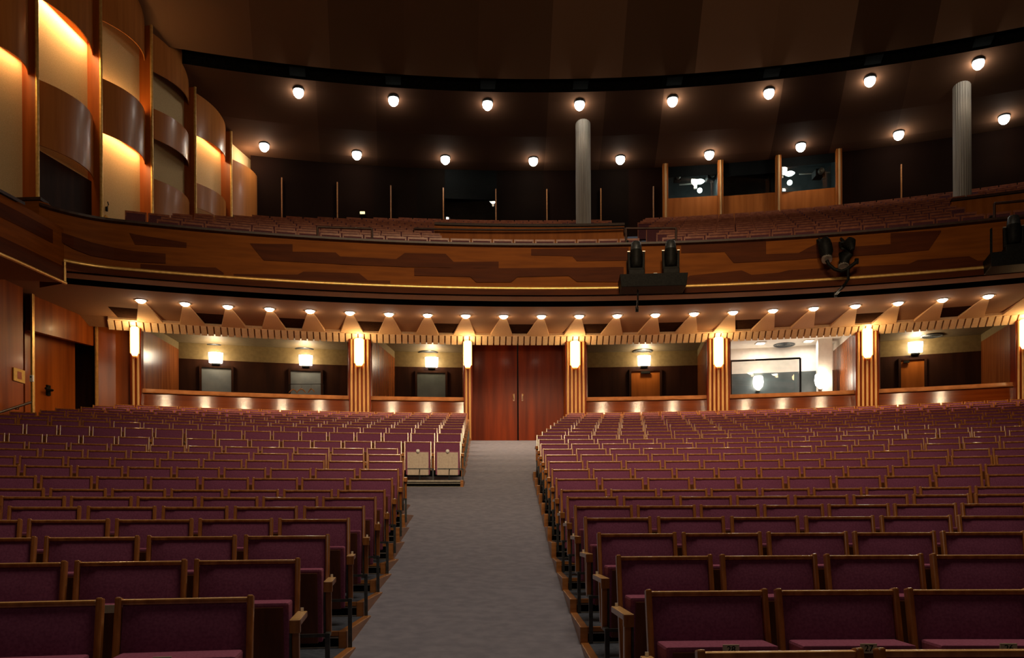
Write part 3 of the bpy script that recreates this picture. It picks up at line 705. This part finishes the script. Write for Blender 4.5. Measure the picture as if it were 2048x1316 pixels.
# lower and nearer left stretch of the balcony front
c0 = pol(RF - sweep(ang(135, RF)), ang(135, RF)); pth = [(c0[0], c0[1]), (-9.52, 15.6), (-9.72, 14.2), (-9.86, 12.0), (-9.9, 4.0), (-9.9, -8.0)]
e0 = pol(RF - sweep(aL), aL); zn0, zn1 = 5.13 + Z0, 6.28 + Z0
g = link('balcony_side_front', None); g['kind'] = 'structure'
def along(z0, z1, off=0.0, flip=False):
    return [[(x + off, y, z0) for x, y in pth], [(x + off, y, z1) for x, y in pth]]
m = MB(); m.strip(along(zn0, zn1)); m.quad((c0[0], c0[1], zn0), (c0[0], c0[1], zn1), (c0[0] - .7, c0[1] + .3, zn1), (c0[0] - .7, c0[1] + .3, zn0)); m.obj('fascia', 'fascia_light', g)
m = MB()
for (i0, f0, i1, f1, u0, u1) in ((0, .0, 1, .5, .05, .30), (1, .5, 3, .5, .05, .18), (0, .3, 2, .6, .62, .86), (2, .1, 4, .5, .42, .62)):
    pts = []
    for q in range(9):
        s = (i0 + f0) + ((i1 + f1) - (i0 + f0)) * q / 8; i = min(int(s), len(pth) - 2); f = s - i
        pts.append((pth[i][0] + (pth[i + 1][0] - pth[i][0]) * f + .012, pth[i][1] + (pth[i + 1][1] - pth[i][1]) * f))
    m.strip([[(x, y, zn0 + (zn1 - zn0) * u0) for x, y in pts], [(x, y, zn0 + (zn1 - zn0) * u1) for x, y in pts]])
m.obj('dark_inlay', 'fascia_dark', g)
m = MB(); m.tube([(x + .03, y, zn0) for x, y in pth[:5]], .035, 8); m.tube([(c0[0] + .02, c0[1] - .02, zn0), (c0[0] + .02, c0[1] - .02, ZG)], .03, 8); m.obj('gold_line', 'gold', g)
m = MB(); m.strip([[(x + .06, y, zn1) for x, y in pth[1:]], [(x + .06, y, zn1 + .06) for x, y in pth[1:]], [(x - .35, y, zn1 + .08) for x, y in pth[1:]]]); m.obj('rail_cap', 'rail', g)
m = MB(); zt = ZR + .12
m.hexa([(e0[0], e0[1] - .05, zn1 - .1), (e0[0] + .1, e0[1] + .1, zn1 - .1), (e0[0] + .1, e0[1] + .3, zn1 - .1), (e0[0] - .9, e0[1] + .3, zn1 - .1), (e0[0], e0[1] - .05, zt), (e0[0] + .1, e0[1] + .1, zt), (e0[0] + .1, e0[1] + .3, zt), (e0[0] - .9, e0[1] + .3, zt)])
m.hexa([(e0[0] - 2.2, e0[1] + .05, zn1 - .1), (e0[0], e0[1] - .05, zn1 - .1), (e0[0], e0[1] + .08, zn1 - .1), (e0[0] - 2.2, e0[1] + .2, zn1 - .1), (e0[0] - 2.2, e0[1] + .05, zt), (e0[0], e0[1] - .05, zt), (e0[0], e0[1] + .08, zt), (e0[0] - 2.2, e0[1] + .2, zt)])
m.obj('end_panel', 'fascia_light', g)
m = MB(); m.hexa([(e0[0] - 2.2, e0[1], zt), (e0[0] + .06, e0[1] - .1, zt), (e0[0] + .06, e0[1] + .2, zt), (e0[0] - 2.2, e0[1] + .3, zt), (e0[0] - 2.2, e0[1], zt + .06), (e0[0] + .06, e0[1] - .1, zt + .06), (e0[0] + .06, e0[1] + .2, zt + .06), (e0[0] - 2.2, e0[1] + .3, zt + .06)])
m.obj('end_cap', 'rail', g)
m = MB(); m.strip([[(x, y, zn0 + .01) for x, y in pth], [(-13.5, y, zn0 + .25) for x, y in pth]]); struct('ceiling_side_balcony', m, 'plaster')
m = MB(); m.strip([[(x - .3, y, zn1 - .6) for x, y in pth], [(-14, y, zn1 - .6) for x, y in pth]]); struct('floor_side_balcony', m, 'carpet_dark')
# balcony floor
def bz(R): return 7.3 - SEAT_H + Z0 + .433 * (R - 32.0)
m = MB(); m.arc([(RF + .25, ZR - .9), (31.4, ZR - .9), (31.4, bz(31.4)), (42.6, bz(42.6))], -.55, .55, 60); struct('floor_balcony', m, 'carpet_dark')
# balcony seats: hundreds of tiny identical ones, one mass
pb = MB()
pb.box((-.235, 0, .37), (.03, .05, .74)); pb.box((.235, 0, .37), (.03, .05, .74)); pb.box((0, 0, .715), (.45, .05, .05))
pb2 = MB(); pb2.box((0, .0, .45), (.44, .04, .49)); pb2.box((0, -.12, .32), (.43, .16, .42))
protos, mats = joined([(pb, 'balcony_wood'), (pb2, 'balcony_fabric')])
spots = []
aA, aB = ang(1255, 33), ang(1328, 33); CLM = [ray_arc(1170, 39.6), ray_arc(1928, 39.6)]
for r in range(12):
    R = 32.0 + .86 * r; zr = bz(R)
    a = -.36 if r > 1 else -.30
    while a < .50:
        x, y, _ = pol(R, a)
        xw = -15.26 + .195 * y
        inwall = 32.5 < R < 36.0 and (ang(868, 35.5) < a < ang(1253, 35.5) or a > ang(1900, 35.5))
        if x > xw + .9 and not (aA < a < aB) and not inwall and R < (36.2 + (a + .27) * 40 if a < -.12 else 99) and min(hypot(x - cx_, y - cy_) for cx_, cy_ in CLM) > .55: spots.append(dict(side=1, x=x, y=y, z=zr, a=a))
        a += .54 / R
o = mass('balcony_seats', spots, {1: protos}, mats); tag(o, 'steep mass of small dark red seats rising behind the balcony rail', 'seats', kind='stuff')
# balcony cross wall (vomitory) panels
def vom(px0, px1, lab):
    R = 35.5; a0, a1 = ang(px0, R), ang(px1, R); zt = 8.93 + Z0
    g = link('balcony_parapet', None); g['kind'] = 'structure'
    m = MB(); m.arc([(R, bz(R) - 1.2), (R, zt), (R + .2, zt), (R + .2, bz(R) - .5)], a0, a1, 20); m.obj('panel', 'booth_wood', g)
    m = MB(); m.arc([(R - .08, zt), (R - .08, zt + .07), (R + .25, zt + .07)], a0, a1, 20); m.obj('cap', 'rail', g)
vom(872, 1252, ''); vom(1906, 2070, '')
# thin guard rails
def rail(px0, px1, pyt, pyb, R, lab, mid=False):
    a0, a1 = ang(px0, R), ang(px1, R); x0, y0 = ray_arc(px0, R); x1, y1 = ray_arc(px1, R)
    zt0, zt1, zb0, zb1 = zat(pyt[0], y0), zat(pyt[1], y1), zat(pyb[0], y0), zat(pyb[1], y1)
    t = thing('guard_rail', lab, 'railing', (x0, y0, zb0), 0, 'guard rails along the balcony')
    m = MB(); m.tube([pol(R, a0 + (a1 - a0) * k / 8, zt0 + (zt1 - zt0) * k / 8) for k in range(9)], .03, 8); wpart('top_rail', m, 'rail', t)
    for a, zt, zb in ((a0, zt0, zb0), (a1, zt1, zb1)) + (((a0 + a1) / 2, (zt0 + zt1) / 2, (zb0 + zb1) / 2),) * (1 if mid else 0):
        m = MB(); m.tube([pol(R, a, zb - .08), pol(R, a, zt)], .028, 8); wpart('post', m, 'rail', t)
rail(638, 747, (452, 456), (472, 481), RF + .15, 'dark guard rail on the balcony front before the left seats')
rail(1255, 1355, (458, 458), (482, 480), RF + .15, 'dark guard rail above the two big moving spotlights')
rail(832, 1252, (456, 457), (460, 462), 35.3, 'long dark handrail on the orange wall in mid balcony')
rail(1992, 2080, (412, 404), (436, 430), RF + .15, 'dark guard rail above the spotlight at the right edge')

# ---------------- balcony back wall, booths, columns
RW = 42.5; zb0, zb1 = 11.0 + Z0, 14.4 + Z0
def back_strip(px0, px1, z0, z1, mat, R=RW, name='wall_balcony_back'):
    m = MB(); m.arc([(R, z0), (R, z1)], ang(px0, R), ang(px1, R), max(2, int(abs(px1 - px0) / 40))); return struct(name, m, mat)
W1 = [(1345, 1437, 356, 395), (1572, 1670, 335, 382)]
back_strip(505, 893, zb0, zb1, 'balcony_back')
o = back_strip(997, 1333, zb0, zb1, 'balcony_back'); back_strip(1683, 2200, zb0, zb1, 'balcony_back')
for o in [x for x in COL.objects if x.name.startswith('wall_balcony_back')]:
    me = o.data; o.location = (PC[0], PC[1], 0)
    for v in me.vertices: v.co.x -= PC[0]; v.co.y -= PC[1]
for px in (567, 678, 785, 890, 995, 1097, 1205, 1310, 1806):
    R = RW - .1; a = ang(px, R); x, y, _ = pol(R, a); m = MB(); m.box((x, y, (zb0 + 12.95 + Z0) / 2), (.042, .10, 12.95 + Z0 - zb0), -a)
    struct('trim_balcony_wall', m, 'trim_wood')
def booth(px0, px1, pyw0, pyw1, n):
    """projection booth bay: wooden apron, window opening with glass, dark room with gear behind"""
    R = RW; a0, a1 = ang(px0, R), ang(px1, R); x, y = ray_arc((px0 + px1) / 2, R); zlo, zhi = zat(pyw1, y), zat(pyw0, y)
    g = link('window_%d' % n, None); g['kind'] = 'structure'
    m = MB(); m.arc([(R, zb0), (R, zlo)], a0, a1, 4); m.obj('apron', 'booth_wood' if n > 1 else 'balcony_wood', g)
    m = MB(); m.arc([(R, zhi), (R, zb1)], a0, a1, 4); m.obj('header', 'vent', g)
    m = MB(); m.bar(pol(R + .12, (a0 + a1) / 2, zlo), pol(R + .12, (a0 + a1) / 2, zhi), (a1 - a0) * R, .01, (0, 1, 0)); m.obj('pane', 'glass', g)
    m = MB(); D = 2.6
    m.arc([(R + D, zb0), (R + D, zb1 + .2)], a0 - .004, a1 + .004, 4); m.arc([(R, zb1 - .1), (R + D, zb1 + .0)], a0 - .004, a1 + .004, 4)
    for b in (a0 - .004, a1 + .004): m.quad(pol(R, b, zb0), pol(R + D, b, zb0), pol(R + D, b, zb1), pol(R, b, zb1))
    m.obj('booth_room', 'slate', g)
    return a0, a1, zlo, zhi
BO = [booth(893, 997, 398, 440, 1), booth(1340, 1440, 354, 396, 2), booth(1450, 1556, 352, 391, 3), booth(1566, 1674, 333, 383, 4)]
for px, r in ((1334, 1), (1444, 1), (1560, 1), (1681, 1)):
    R = RW - .18; a = ang(px, R); x, y, _ = pol(R, a); t = link('trim_booth_post', None); t['kind'] = 'structure'
    m = MB(); m.box((x, y, (zb0 + zb1) / 2 - .2), (.20, .3, zb1 - zb0 - .4), -a); m.obj('post', 'booth_wood', t, bevel=.02)
    m = MB(); m.tube([pol(R - .17, a, zb0 + .3), pol(R - .17, a, zb1 - .7)], .04, 8); m.obj('gold_strip', 'flute', t)
for k, (px, py, lab) in enumerate(((1403, 365, 'oval white lamp hanging in the left control booth window'), (1583, 350, 'oval white lamp hanging in the right control booth window'))):
    x, y, z = on_arc(px, py, RW + 1.3)
    t = thing('booth_lamp', lab, 'lamp', (x, y, z), 0, 'lamps inside the control booths')
    m = MB(); m.lathe((0, 0, 0), [(0, -.07), (.12, -.06), (.20, 0), (.14, .05), (.03, .07)], 16); m.obj('shade', 'booth_light', t)
    m = MB(); m.tube([(0, 0, .07), (0, 0, zb1 - z - .1)], .01, 6); m.obj('cord', 'black_metal', t)
    lamp('POINT', (x, y, z - .35), 13, (.85, 1, .93), .1, name='booth_lamp_light')
for px0, px1, py, zr in ((1362, 1402, 371, 1.6), (1602, 1664, 351, 1.4)):
    p, q = on_arc(px0, py, RW + zr), on_arc(px1, py - 3, RW + zr)
    t = thing('equipment_rail', 'pale metal lighting rail inside the %s control booth' % ('left' if px0 < 1500 else 'right'), 'rail', p)
    m = MB(); m.tube([p, q], .035, 8); wpart('bar', m, 'bright_steel', t)
    mid = Vector(p).lerp(Vector(q), .8); m = MB(); m.box((mid.x, mid.y, mid.z - .12), (.12, .12, .2)); wpart('clamp', m, 'bright_steel', t)
for px, py, s in ((1358, 360, .16), (1640, 352, .22), (1425, 357, .2)):
    x, y, z = on_arc(px, py, RW + .9)
    t = thing('projector', 'dark stage projector behind the booth glass, %s' % ('at the left booth, left end' if px == 1358 else 'right booth' if px == 1640 else 'at the left booth, right end'), 'projector', (x, y, z))
    m = MB(); m.box((0, 0, 0), (s * 1.6, s * 2, s * 1.2)); m.obj('housing', 'black_metal', t, bevel=.02)
    m = MB(); m.lathe((0, -s, 0), [(s * .5, .02), (s * .5, -.15), (s * .4, -.16), (s * .38, -.05), (0, -.04)], 14, axis=(0, 1, 0)); m.obj('lens_ring', 'bright_steel', t)
for px, w, top, bot, lab in ((1170, 30, 245, 456, 'a'), (1928, 33, 170, 408, 'b')):
    R = 39.6; x, y = ray_arc(px, R); r = w / F * y / 2; z0, z1 = zat(bot, y) - .6, 15.2 + Z0
    m = MB(); n = 24; prof = []
    vs = [[(x + cos(2 * pi * k / (n * 2)) * (r if k % 2 else r * .95), y + sin(2 * pi * k / (n * 2)) * (r if k % 2 else r * .95), z) for k in range(n * 2 + 1)] for z in (z0, z1)]
    m.strip(vs, smooth=False); struct('column', m, 'column')
# exit glints
for px, py, r, lab in ((728, 424, .06, 'tiny amber sign glowing on the dark balcony back wall'), (898, 436, .05, 'tiny white indicator lamp low on the balcony back wall')):
    x, y, z = on_arc(px, py, RW - .12); t = thing('indicator_light', lab, 'indicator light', (x, y, z))
    m = MB(); m.box((0, 0, 0), (r * (3 if px == 728 else 1.6), .06, r * 1.4)); m.obj('lens', 'exit' if px == 728 else 'lamp_hot', t, bevel=.01)
    m = MB(); m.box((0, .05, 0), (r * 4, .05, r * 2.2)); m.obj('case', 'black_metal', t)

# ---------------- upper ceiling
def cz(R):
    pts = [(10, 20.0), (20, 18.6), (28, 17.2), (34, 15.9), (36, 15.25), (37.3, 14.75), (38.64, 14.3), (40, 13.95), (41.65, 13.72), (43, 13.72)]
    for (r0, z0), (r1, z1) in zip(pts, pts[1:]):
        if R <= r1: return z0 + (z1 - z0) * (R - r0) / (r1 - r0) + Z0
    return pts[-1][1] + Z0
def ceil_part(name, Rl, mat, up=0.0):
    m = MB(); m.arc([(R, cz(R) + up) for R in Rl], -.62, .62, 60, smooth=False)
    o = struct(name, m, mat); o.location = (PC[0], PC[1], 0)
    for v in o.data.vertices: v.co.x -= PC[0]; v.co.y -= PC[1]
    return o
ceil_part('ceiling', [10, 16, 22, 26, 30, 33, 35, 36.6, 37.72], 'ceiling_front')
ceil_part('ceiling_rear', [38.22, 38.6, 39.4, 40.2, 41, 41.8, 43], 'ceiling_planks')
m = MB(); m.arc([(37.72, cz(37.72)), (37.72, cz(37.72) + .5), (38.22, cz(38.22) + .5), (38.22, cz(38.22))], -.62, .62, 60); struct('ceiling_slot', m, 'dark_groove')
UP1 = [(597, 184), (787, 199), (975, 206), (1159, 206), (1345, 199), (1538, 183), (1740, 160), (1957, 126)]
UP2 = [(528, 297), (713, 314), (890, 321), (1066, 324), (1240, 319), (1418, 311), (1601, 295), (1797, 271), (2008, 241)]
for row, R, nm in ((UP1, 38.64, 'front'), (UP2, 41.55, 'rear')):
    for k, (px, py) in enumerate(row):
        a = ang(px + 4.3, R); z = cz(R); x, y, _ = pol(R, a)
        t = thing('balcony_downlight', 'round white downlight in the dark balcony ceiling, %s from left in the %s row' % (ORD[k + 1], nm), 'ceiling light', (x, y, z), -a, 'downlights over the balcony, %s row' % nm)
        m = MB(); m.lathe((0, 0, 0), [(.19, .08), (.19, .0), (.175, -.02), (.165, .02)], 20); m.obj('rim', 'steel', t)
        m = MB(); m.lathe((0, 0, 0), [(0, -.25), (.08, -.23), (.145, -.16), (.17, -.07), (.15, .01), (.10, .06)], 20); m.obj('bulb', 'bulb', t)
        if nm == 'front':
            m = MB(); m.box((0, -.68, .22), (.50, .62, .05)); m.obj('mounting_plate', 'vent', t, bevel=.01)
        lamp('SPOT', (x, y, z - .25), 45, (1, .80, .58), .08, radians(140), .6, aim=(x, y - .6, 0), name='balcony_lamp')
        lamp('POINT', (x, y - .1, z - .28), 1.2, (1, .82, .6), .05, name='balcony_glow_lamp')

# ---------------- upper left wall: gold strips, beige cloth, bowed wooden panels
def wx(y): return -15.26 + .195 * y
def sy(px): return 15.26 / ((1024 - px) / F + .195)
SPX = [-51, 74, 202, 304, 391, 463, 526]
YS = [sy(p) for p in SPX]
m = MB(); yy = [6.0] + YS + [31.0]
m.strip([[(wx(y) - .30, y, 7.3) for y in yy], [(wx(y) - .30, y, 19.5) for y in yy]]); struct('wall_upper_left', m, 'beige')
for k, y in enumerate(YS):
    t = link('wall_fin', None); t['kind'] = 'structure'; zlo = 5.9 + Z0 if k < 3 else 7.5 + Z0
    m = MB(); m.box((wx(y) - .14, y + .05, (zlo + 19.5) / 2), (.36, .12, 19.5 - zlo)); m.obj('fin', 'wall_wood', t)
    m = MB(); m.tube([(wx(y) + .05, y + .01, zlo), (wx(y) + .05, y + .01, 19.4)], .045, 8); m.obj('gold_strip', 'gold', t)
def bow(k, z0, z1, label, mat='panel_wood', bulge=.32, dz=0.0):
    y0, y1 = YS[k] + .10, YS[k + 1] - .02; n = 14
    t = thing('bowed_panel', label, 'wall panel', (wx((y0 + y1) / 2), (y0 + y1) / 2, z0 + Z0), 0, 'bowed wooden panels on the upper left wall')
    t['kind'] = 'structure'
    def pt(u, z, off=0.0):
        y = y0 + (y1 - y0) * u; return (wx(y) - .13 + bulge * (1 - (2 * u - 1) ** 2) + off, y, z + Z0 + dz * (u - .5))
    m = MB(); us = [q / n for q in range(n + 1)]
    m.strip([[pt(u, z0) for u in us], [pt(u, z1) for u in us]], smooth=True)
    m.strip([[pt(u, z0, -.025) for u in us], [pt(u, z0) for u in us]]); m.strip([[pt(u, z1, -.025) for u in us], [pt(u, z0, -.025) for u in us]]); m.strip([[pt(u, z1) for u in us], [pt(u, z1, -.06) for u in us]])
    wpart('face', m, mat, t)
    return t
def glow(k, z, power, up=False):
    y0, y1 = YS[k] + .15, YS[k + 1] - .1; y = (y0 + y1) / 2
    o = lamp('AREA', (wx(y) - .13, y, z + Z0 + (-.30 if up else .30)), power, (1, .64, .28), .1, name='panel_backlight')
    o.data.shape = 'RECTANGLE'; o.data.size = y1 - y0; o.data.size_y = .08
    o.rotation_euler = (Vector((.195, 1, -.13 if k == 1 else 0)).to_track_quat('X', 'Z').to_matrix() @ Matrix.Rotation(pi if up else 0, 3, 'X')).to_euler()
names = ['first', 'second', 'third', 'fourth', 'fifth', 'sixth']
BOWS = {0: [(10.95, 13.4)], 1: [(12.84, 14.8), (9.35, 10.95)], 2: [(13.78, 15.6), (10.72, 12.2)], 3: [(13.6, 15.2), (11.6, 12.5), (8.8, 10.4)], 4: [(12.75, 14.6), (10.4, 11.2)], 5: [(11.0, 12.95)]}
for k, l in BOWS.items():
    for q, (z0, z1) in enumerate(l):
        pos = '' if len(l) == 1 else (', topmost in its bay', ', lower one in its bay' if len(l) == 2 else ', middle one in its bay', ', lowest in its bay')[q]
        bow(k, z0, z1, 'bowed brown wooden panel in the %s bay of the upper left wall%s' % (names[k], pos), dz=-.28 if z0 > 12 and k == 1 else 0)
glow(0, 10.95, 20); glow(1, 12.84, 80); glow(2, 10.72, 38); glow(2, 12.2, 26, True); glow(4, 12.75, 24)
y = (YS[5] + YS[6]) / 2
lamp('POINT', (wx(y) + .15, y, 13.35 + Z0), 26, (1, .72, .45), .08, name='panel_backlight')
m = MB(); y0, y1 = YS[1] + .1, YS[2]; m.quad((wx(y0) - .2, y0, 7.0 + Z0), (wx(y1) - .2, y1, 7.0 + Z0), (wx(y1) - .2, y1, 9.3 + Z0), (wx(y0) - .2, y0, 9.3 + Z0)); struct('wall_dark_bay', m, 'dark_wood')
# small fittings on the beige bay and low rail on the bay behind
Y = sy(236) ; t = thing('wall_notice', 'small orange notice on the beige bay above the balcony rail', 'sign', (wx(Y) - .27, Y, zat(435, Y)))
m = MB(); m.box((0, 0, 0), (.03, .16, .2)); m.obj('board', 'sign', t)
m = MB(); m.box((.018, 0, 0), (.006, .08, .1)); m.obj('pictogram', 'sign_red', t)
t = thing('wall_hook', 'small black fitting on the beige bay above the orange notice', 'fitting', (wx(Y) - .27, Y, zat(414, Y)))
m = MB(); m.box((0, 0, 0), (.05, .07, .12)); m.obj('body', 'black_metal', t, bevel=.01)
m = MB(); m.tube([(.02, 0, .06), (.05, 0, .12), (.03, 0, .2)], .015, 6); m.obj('antenna', 'black_metal', t)

# ================================================================== STAGE LIGHTS ON THE BALCONY FRONT
def tray(px0, px1, pt, pb_, lab):
    R = RF - .42; x, y = ray_arc((px0 + px1) / 2, R); z0, z1 = zat(pb_, y), zat(pt, y); w = (px1 - px0) / F * y; a = ang((px0 + px1) / 2, R)
    t = thing('spotlight_shelf', lab, 'shelf', (x, y, z0), -a)
    m = MB(); m.hexa([(-w / 2 * .96, -.25, 0), (w / 2 * .96, -.25, 0), (w / 2 * .96, .38, 0), (-w / 2 * .96, .38, 0), (-w / 2, -.3, (z1 - z0)), (w / 2, -.3, (z1 - z0)), (w / 2, .38, (z1 - z0)), (-w / 2, .38, (z1 - z0))])
    m.obj('tray', 'black_metal', t, bevel=.01)
    for s in (-1, 1):
        m = MB(); m.bar((s * w * .35, .42, 0), (s * w * .35, .42, ZR + .12 - z0), .05, .04, (0, 1, 0)); m.bar((s * w * .35, .36, ZR + .12 - z0), (s * w * .35, .56, ZR + .12 - z0), .05, .03); m.obj('bracket', 'black_metal', t)
    return R, a, z1
def moving_head(px, ptop, pbot, lab, tilt=.0):
    R = RF - .45; x, y = ray_arc(px, R); z0, z1 = zat(pbot, y), zat(ptop, y); H = z1 - z0; a = ang(px, R); s = H / .95
    t = thing('moving_spotlight', lab, 'spotlight', (x, y, z0), -a, 'moving spotlights on the balcony front')
    m = MB(); m.box((0, 0, .08 * s), (.44 * s, .36 * s, .16 * s)); m.obj('base', 'black_metal', t, bevel=.02)
    m = MB()
    for q in (-1, 1): m.hexa([(q * .19 * s - .035 * s, -.08 * s, .15 * s), (q * .19 * s + .035 * s, -.08 * s, .15 * s), (q * .19 * s + .035 * s, .08 * s, .15 * s), (q * .19 * s - .035 * s, .08 * s, .15 * s), (q * .205 * s - .03 * s, -.06 * s, .66 * s), (q * .205 * s + .03 * s, -.06 * s, .66 * s), (q * .205 * s + .03 * s, .06 * s, .66 * s), (q * .205 * s - .03 * s, .06 * s, .66 * s)])
    m.box((0, 0, .19 * s), (.40 * s, .18 * s, .07 * s)); m.obj('yoke', 'black_metal', t, bevel=.015)
    m = MB(); prof = [(0, .22), (.11, .22), (.15, .27), (.165, .42), (.165, .66), (.155, .72)]
    m.lathe((0, 0, 0), [(r * s, h * s) for r, h in prof], 20); m.obj('head', 'black_metal', t)
    m = MB(); m.lathe((0, 0, 0), [(r * s, h * s) for r, h in ((.155, .72), (.15, .80), (.125, .92), (.10, .95), (0, .95))], 20); m.obj('head_cap', 'steel', t)
    for q in (-1, 1):
        m = MB(); m.box((q * .205 * s, 0, .675 * s), (.07 * s, .10 * s, .02 * s)); m.obj('yoke_cap', 'bright_steel', t)
tray(1241, 1374, 556, 580, 'black shelf on the balcony front carrying two moving spotlights')
moving_head(1275, 485, 554.4, 'black moving spotlight on the shelf, the left one of the pair')
moving_head(1344, 483, 552.4, 'black moving spotlight on the shelf, the right one of the pair')
x, y, z = on_arc(1313, 551, RF - .45); t = thing('cable_connector', 'small white cable connector lying between the two moving spotlights', 'connector', (x, y, z - .05))
m = MB(); m.box((0, 0, .05), (.09, .07, .08)); m.obj('plug', 'white_paint', t, bevel=.015); m = MB(); m.tube([(-.05, 0, .03), (-.12, 0, .05), (-.16, .02, .01)], .014, 6); m.obj('cable', 'white_paint', t)
tray(1984, 2090, 513, 540, 'black shelf on the balcony front at the right picture edge')
moving_head(2030, 437, 512, 'large black moving spotlight by the right picture edge')
def small_spot(px, pts, lab, armto):
    R = RF - .35; x, y = ray_arc(px, R); a = ang(px, R); k = y / F
    def lp(ppx, ppy, d=0.0): return ((ppx - px) * k, d, (HY - ppy) * k + Z0 - zc)
    zc = zat(pts[0][1], y)
    t = thing('profile_spotlight', lab, 'spotlight', (x, y, zc), -a, 'small spotlights clamped to the balcony rail')
    body = [lp(*q) for q in pts]
    m = MB(); m.tube(body, [.09, .13, .15, .15, .11, .12], 14); m.obj('barrel', 'black_metal', t)
    m = MB(); c = body[2]; m.box((c[0], c[1], c[2]), (.28, .04, .05)); m.bar((c[0] - .13, c[1], c[2]), (c[0] - .13, .24, c[2] + .22), .035, .03); m.bar((c[0] + .13, c[1], c[2]), (c[0] + .13, .24, c[2] + .22), .035, .03); m.obj('yoke', 'black_metal', t)
    m = MB(); m.tube([body[-1], tuple(u + v for u, v in zip(body[-1], (.0, -.03, -.05)))], [.12, .115], 14); m.obj('lens_ring', 'bright_steel', t)
    m = MB(); m.bar((c[0], .24, c[2] + .21), lp(*armto, .30), .05, .05); m.bar((c[0] - .14, .24, c[2] + .22), (c[0] + .14, .24, c[2] + .22), .04, .035, (0, 1, 0)); m.obj('clamp_arm', 'black_metal', t)
small_spot(1652, [(1650, 480), (1652, 486), (1653, 495), (1655, 508), (1656, 516), (1656, 520)], 'small black spotlight hanging from the balcony rail, upper left of two', (1645, 472))
small_spot(1697, [(1706, 482), (1702, 490), (1698, 500), (1694, 512), (1692, 524), (1690, 534)], 'small black spotlight before the balcony front, lower right of two', (1690, 470))
R = RF - .40
def cable(pts, lab, r=.025, Rr=R):
    t = thing('cable', lab, 'cable', on_arc(pts[0][0], pts[0][1], Rr))
    m = MB(); m.tube([on_arc(px, py, Rr if len(q) == 0 else q[0]) for px, py, *q in pts], r, 8); wpart('lead', m, 'black_metal', t)
    m = MB(); p = on_arc(pts[-1][0], pts[-1][1], pts[-1][2] if len(pts[-1]) > 2 else Rr); m.box(p, (.07, .06, .12)); wpart('plug', m, 'black_metal', t)
cable([(1656, 524), (1660, 532), (1672, 542), (1686, 546), (1698, 541), (1712, 530), (1716, 526)], 'thick black cable looping between the two small spotlights', .04)
cable([(1699, 540), (1699, 562), (1690, 575), (1680, 585, RF + .3), (1674, 592, RF + .9)], 'black cable dropping over the gold line to the soffit slot', .035)
cable([(1278, 578), (1278, 590), (1278, 600), (1276, 620, RF + .2)], 'thin black cable hanging below the spotlight shelf', .02)

# ================================================================== LIGHT AND CAMERA
# unseen warm house spot from the stage side, then added fill points
lamp('SPOT', (1.0, -3.0, 13.0), 7200, (1, .70, .40), 1.6, radians(52), 1.0, aim=(1.0, 18.5, 4.2), name='house_spot')
lamp('POINT', (1.0, 5.0, 9.5), 1150, (1, .76, .50), 1.8, name='hall_fill')  # added fill in mid-air, brightens ceiling, wall panels and seats
lamp('POINT', (0.5, -4.0, 5.5), 62, (1, .78, .56), 1.2, name='stage_side_fill')  # added weak fill to brighten the seat fronts
w = bpy.data.worlds.new('world'); bpy.context.scene.world = w; w.use_nodes = True
w.node_tree.nodes['Background'].inputs[0].default_value = (.02, .014, .01, 1); w.node_tree.nodes['Background'].inputs[1].default_value = .25

cam = bpy.data.cameras.new('camera'); co = bpy.data.objects.new('camera', cam); COL.objects.link(co)
co.location = (0, 0, Z0); co.rotation_euler = (pi / 2, radians(.29), 0)
cam.sensor_fit = 'HORIZONTAL'; cam.sensor_width = 36; cam.lens = F / 2048 * 36
cam.shift_y = (HY - 658) / 2048; cam.clip_start = .05; cam.clip_end = 200
sc = bpy.context.scene; sc.camera = co
sc.view_settings.view_transform = 'Standard'; sc.view_settings.look = 'None'; sc.view_settings.exposure = 0.0
sc.cycles.use_denoising = True; sc.cycles.sample_clamp_indirect = 4.0; sc.cycles.max_bounces = 6; sc.cycles.transparent_max_bounces = 6
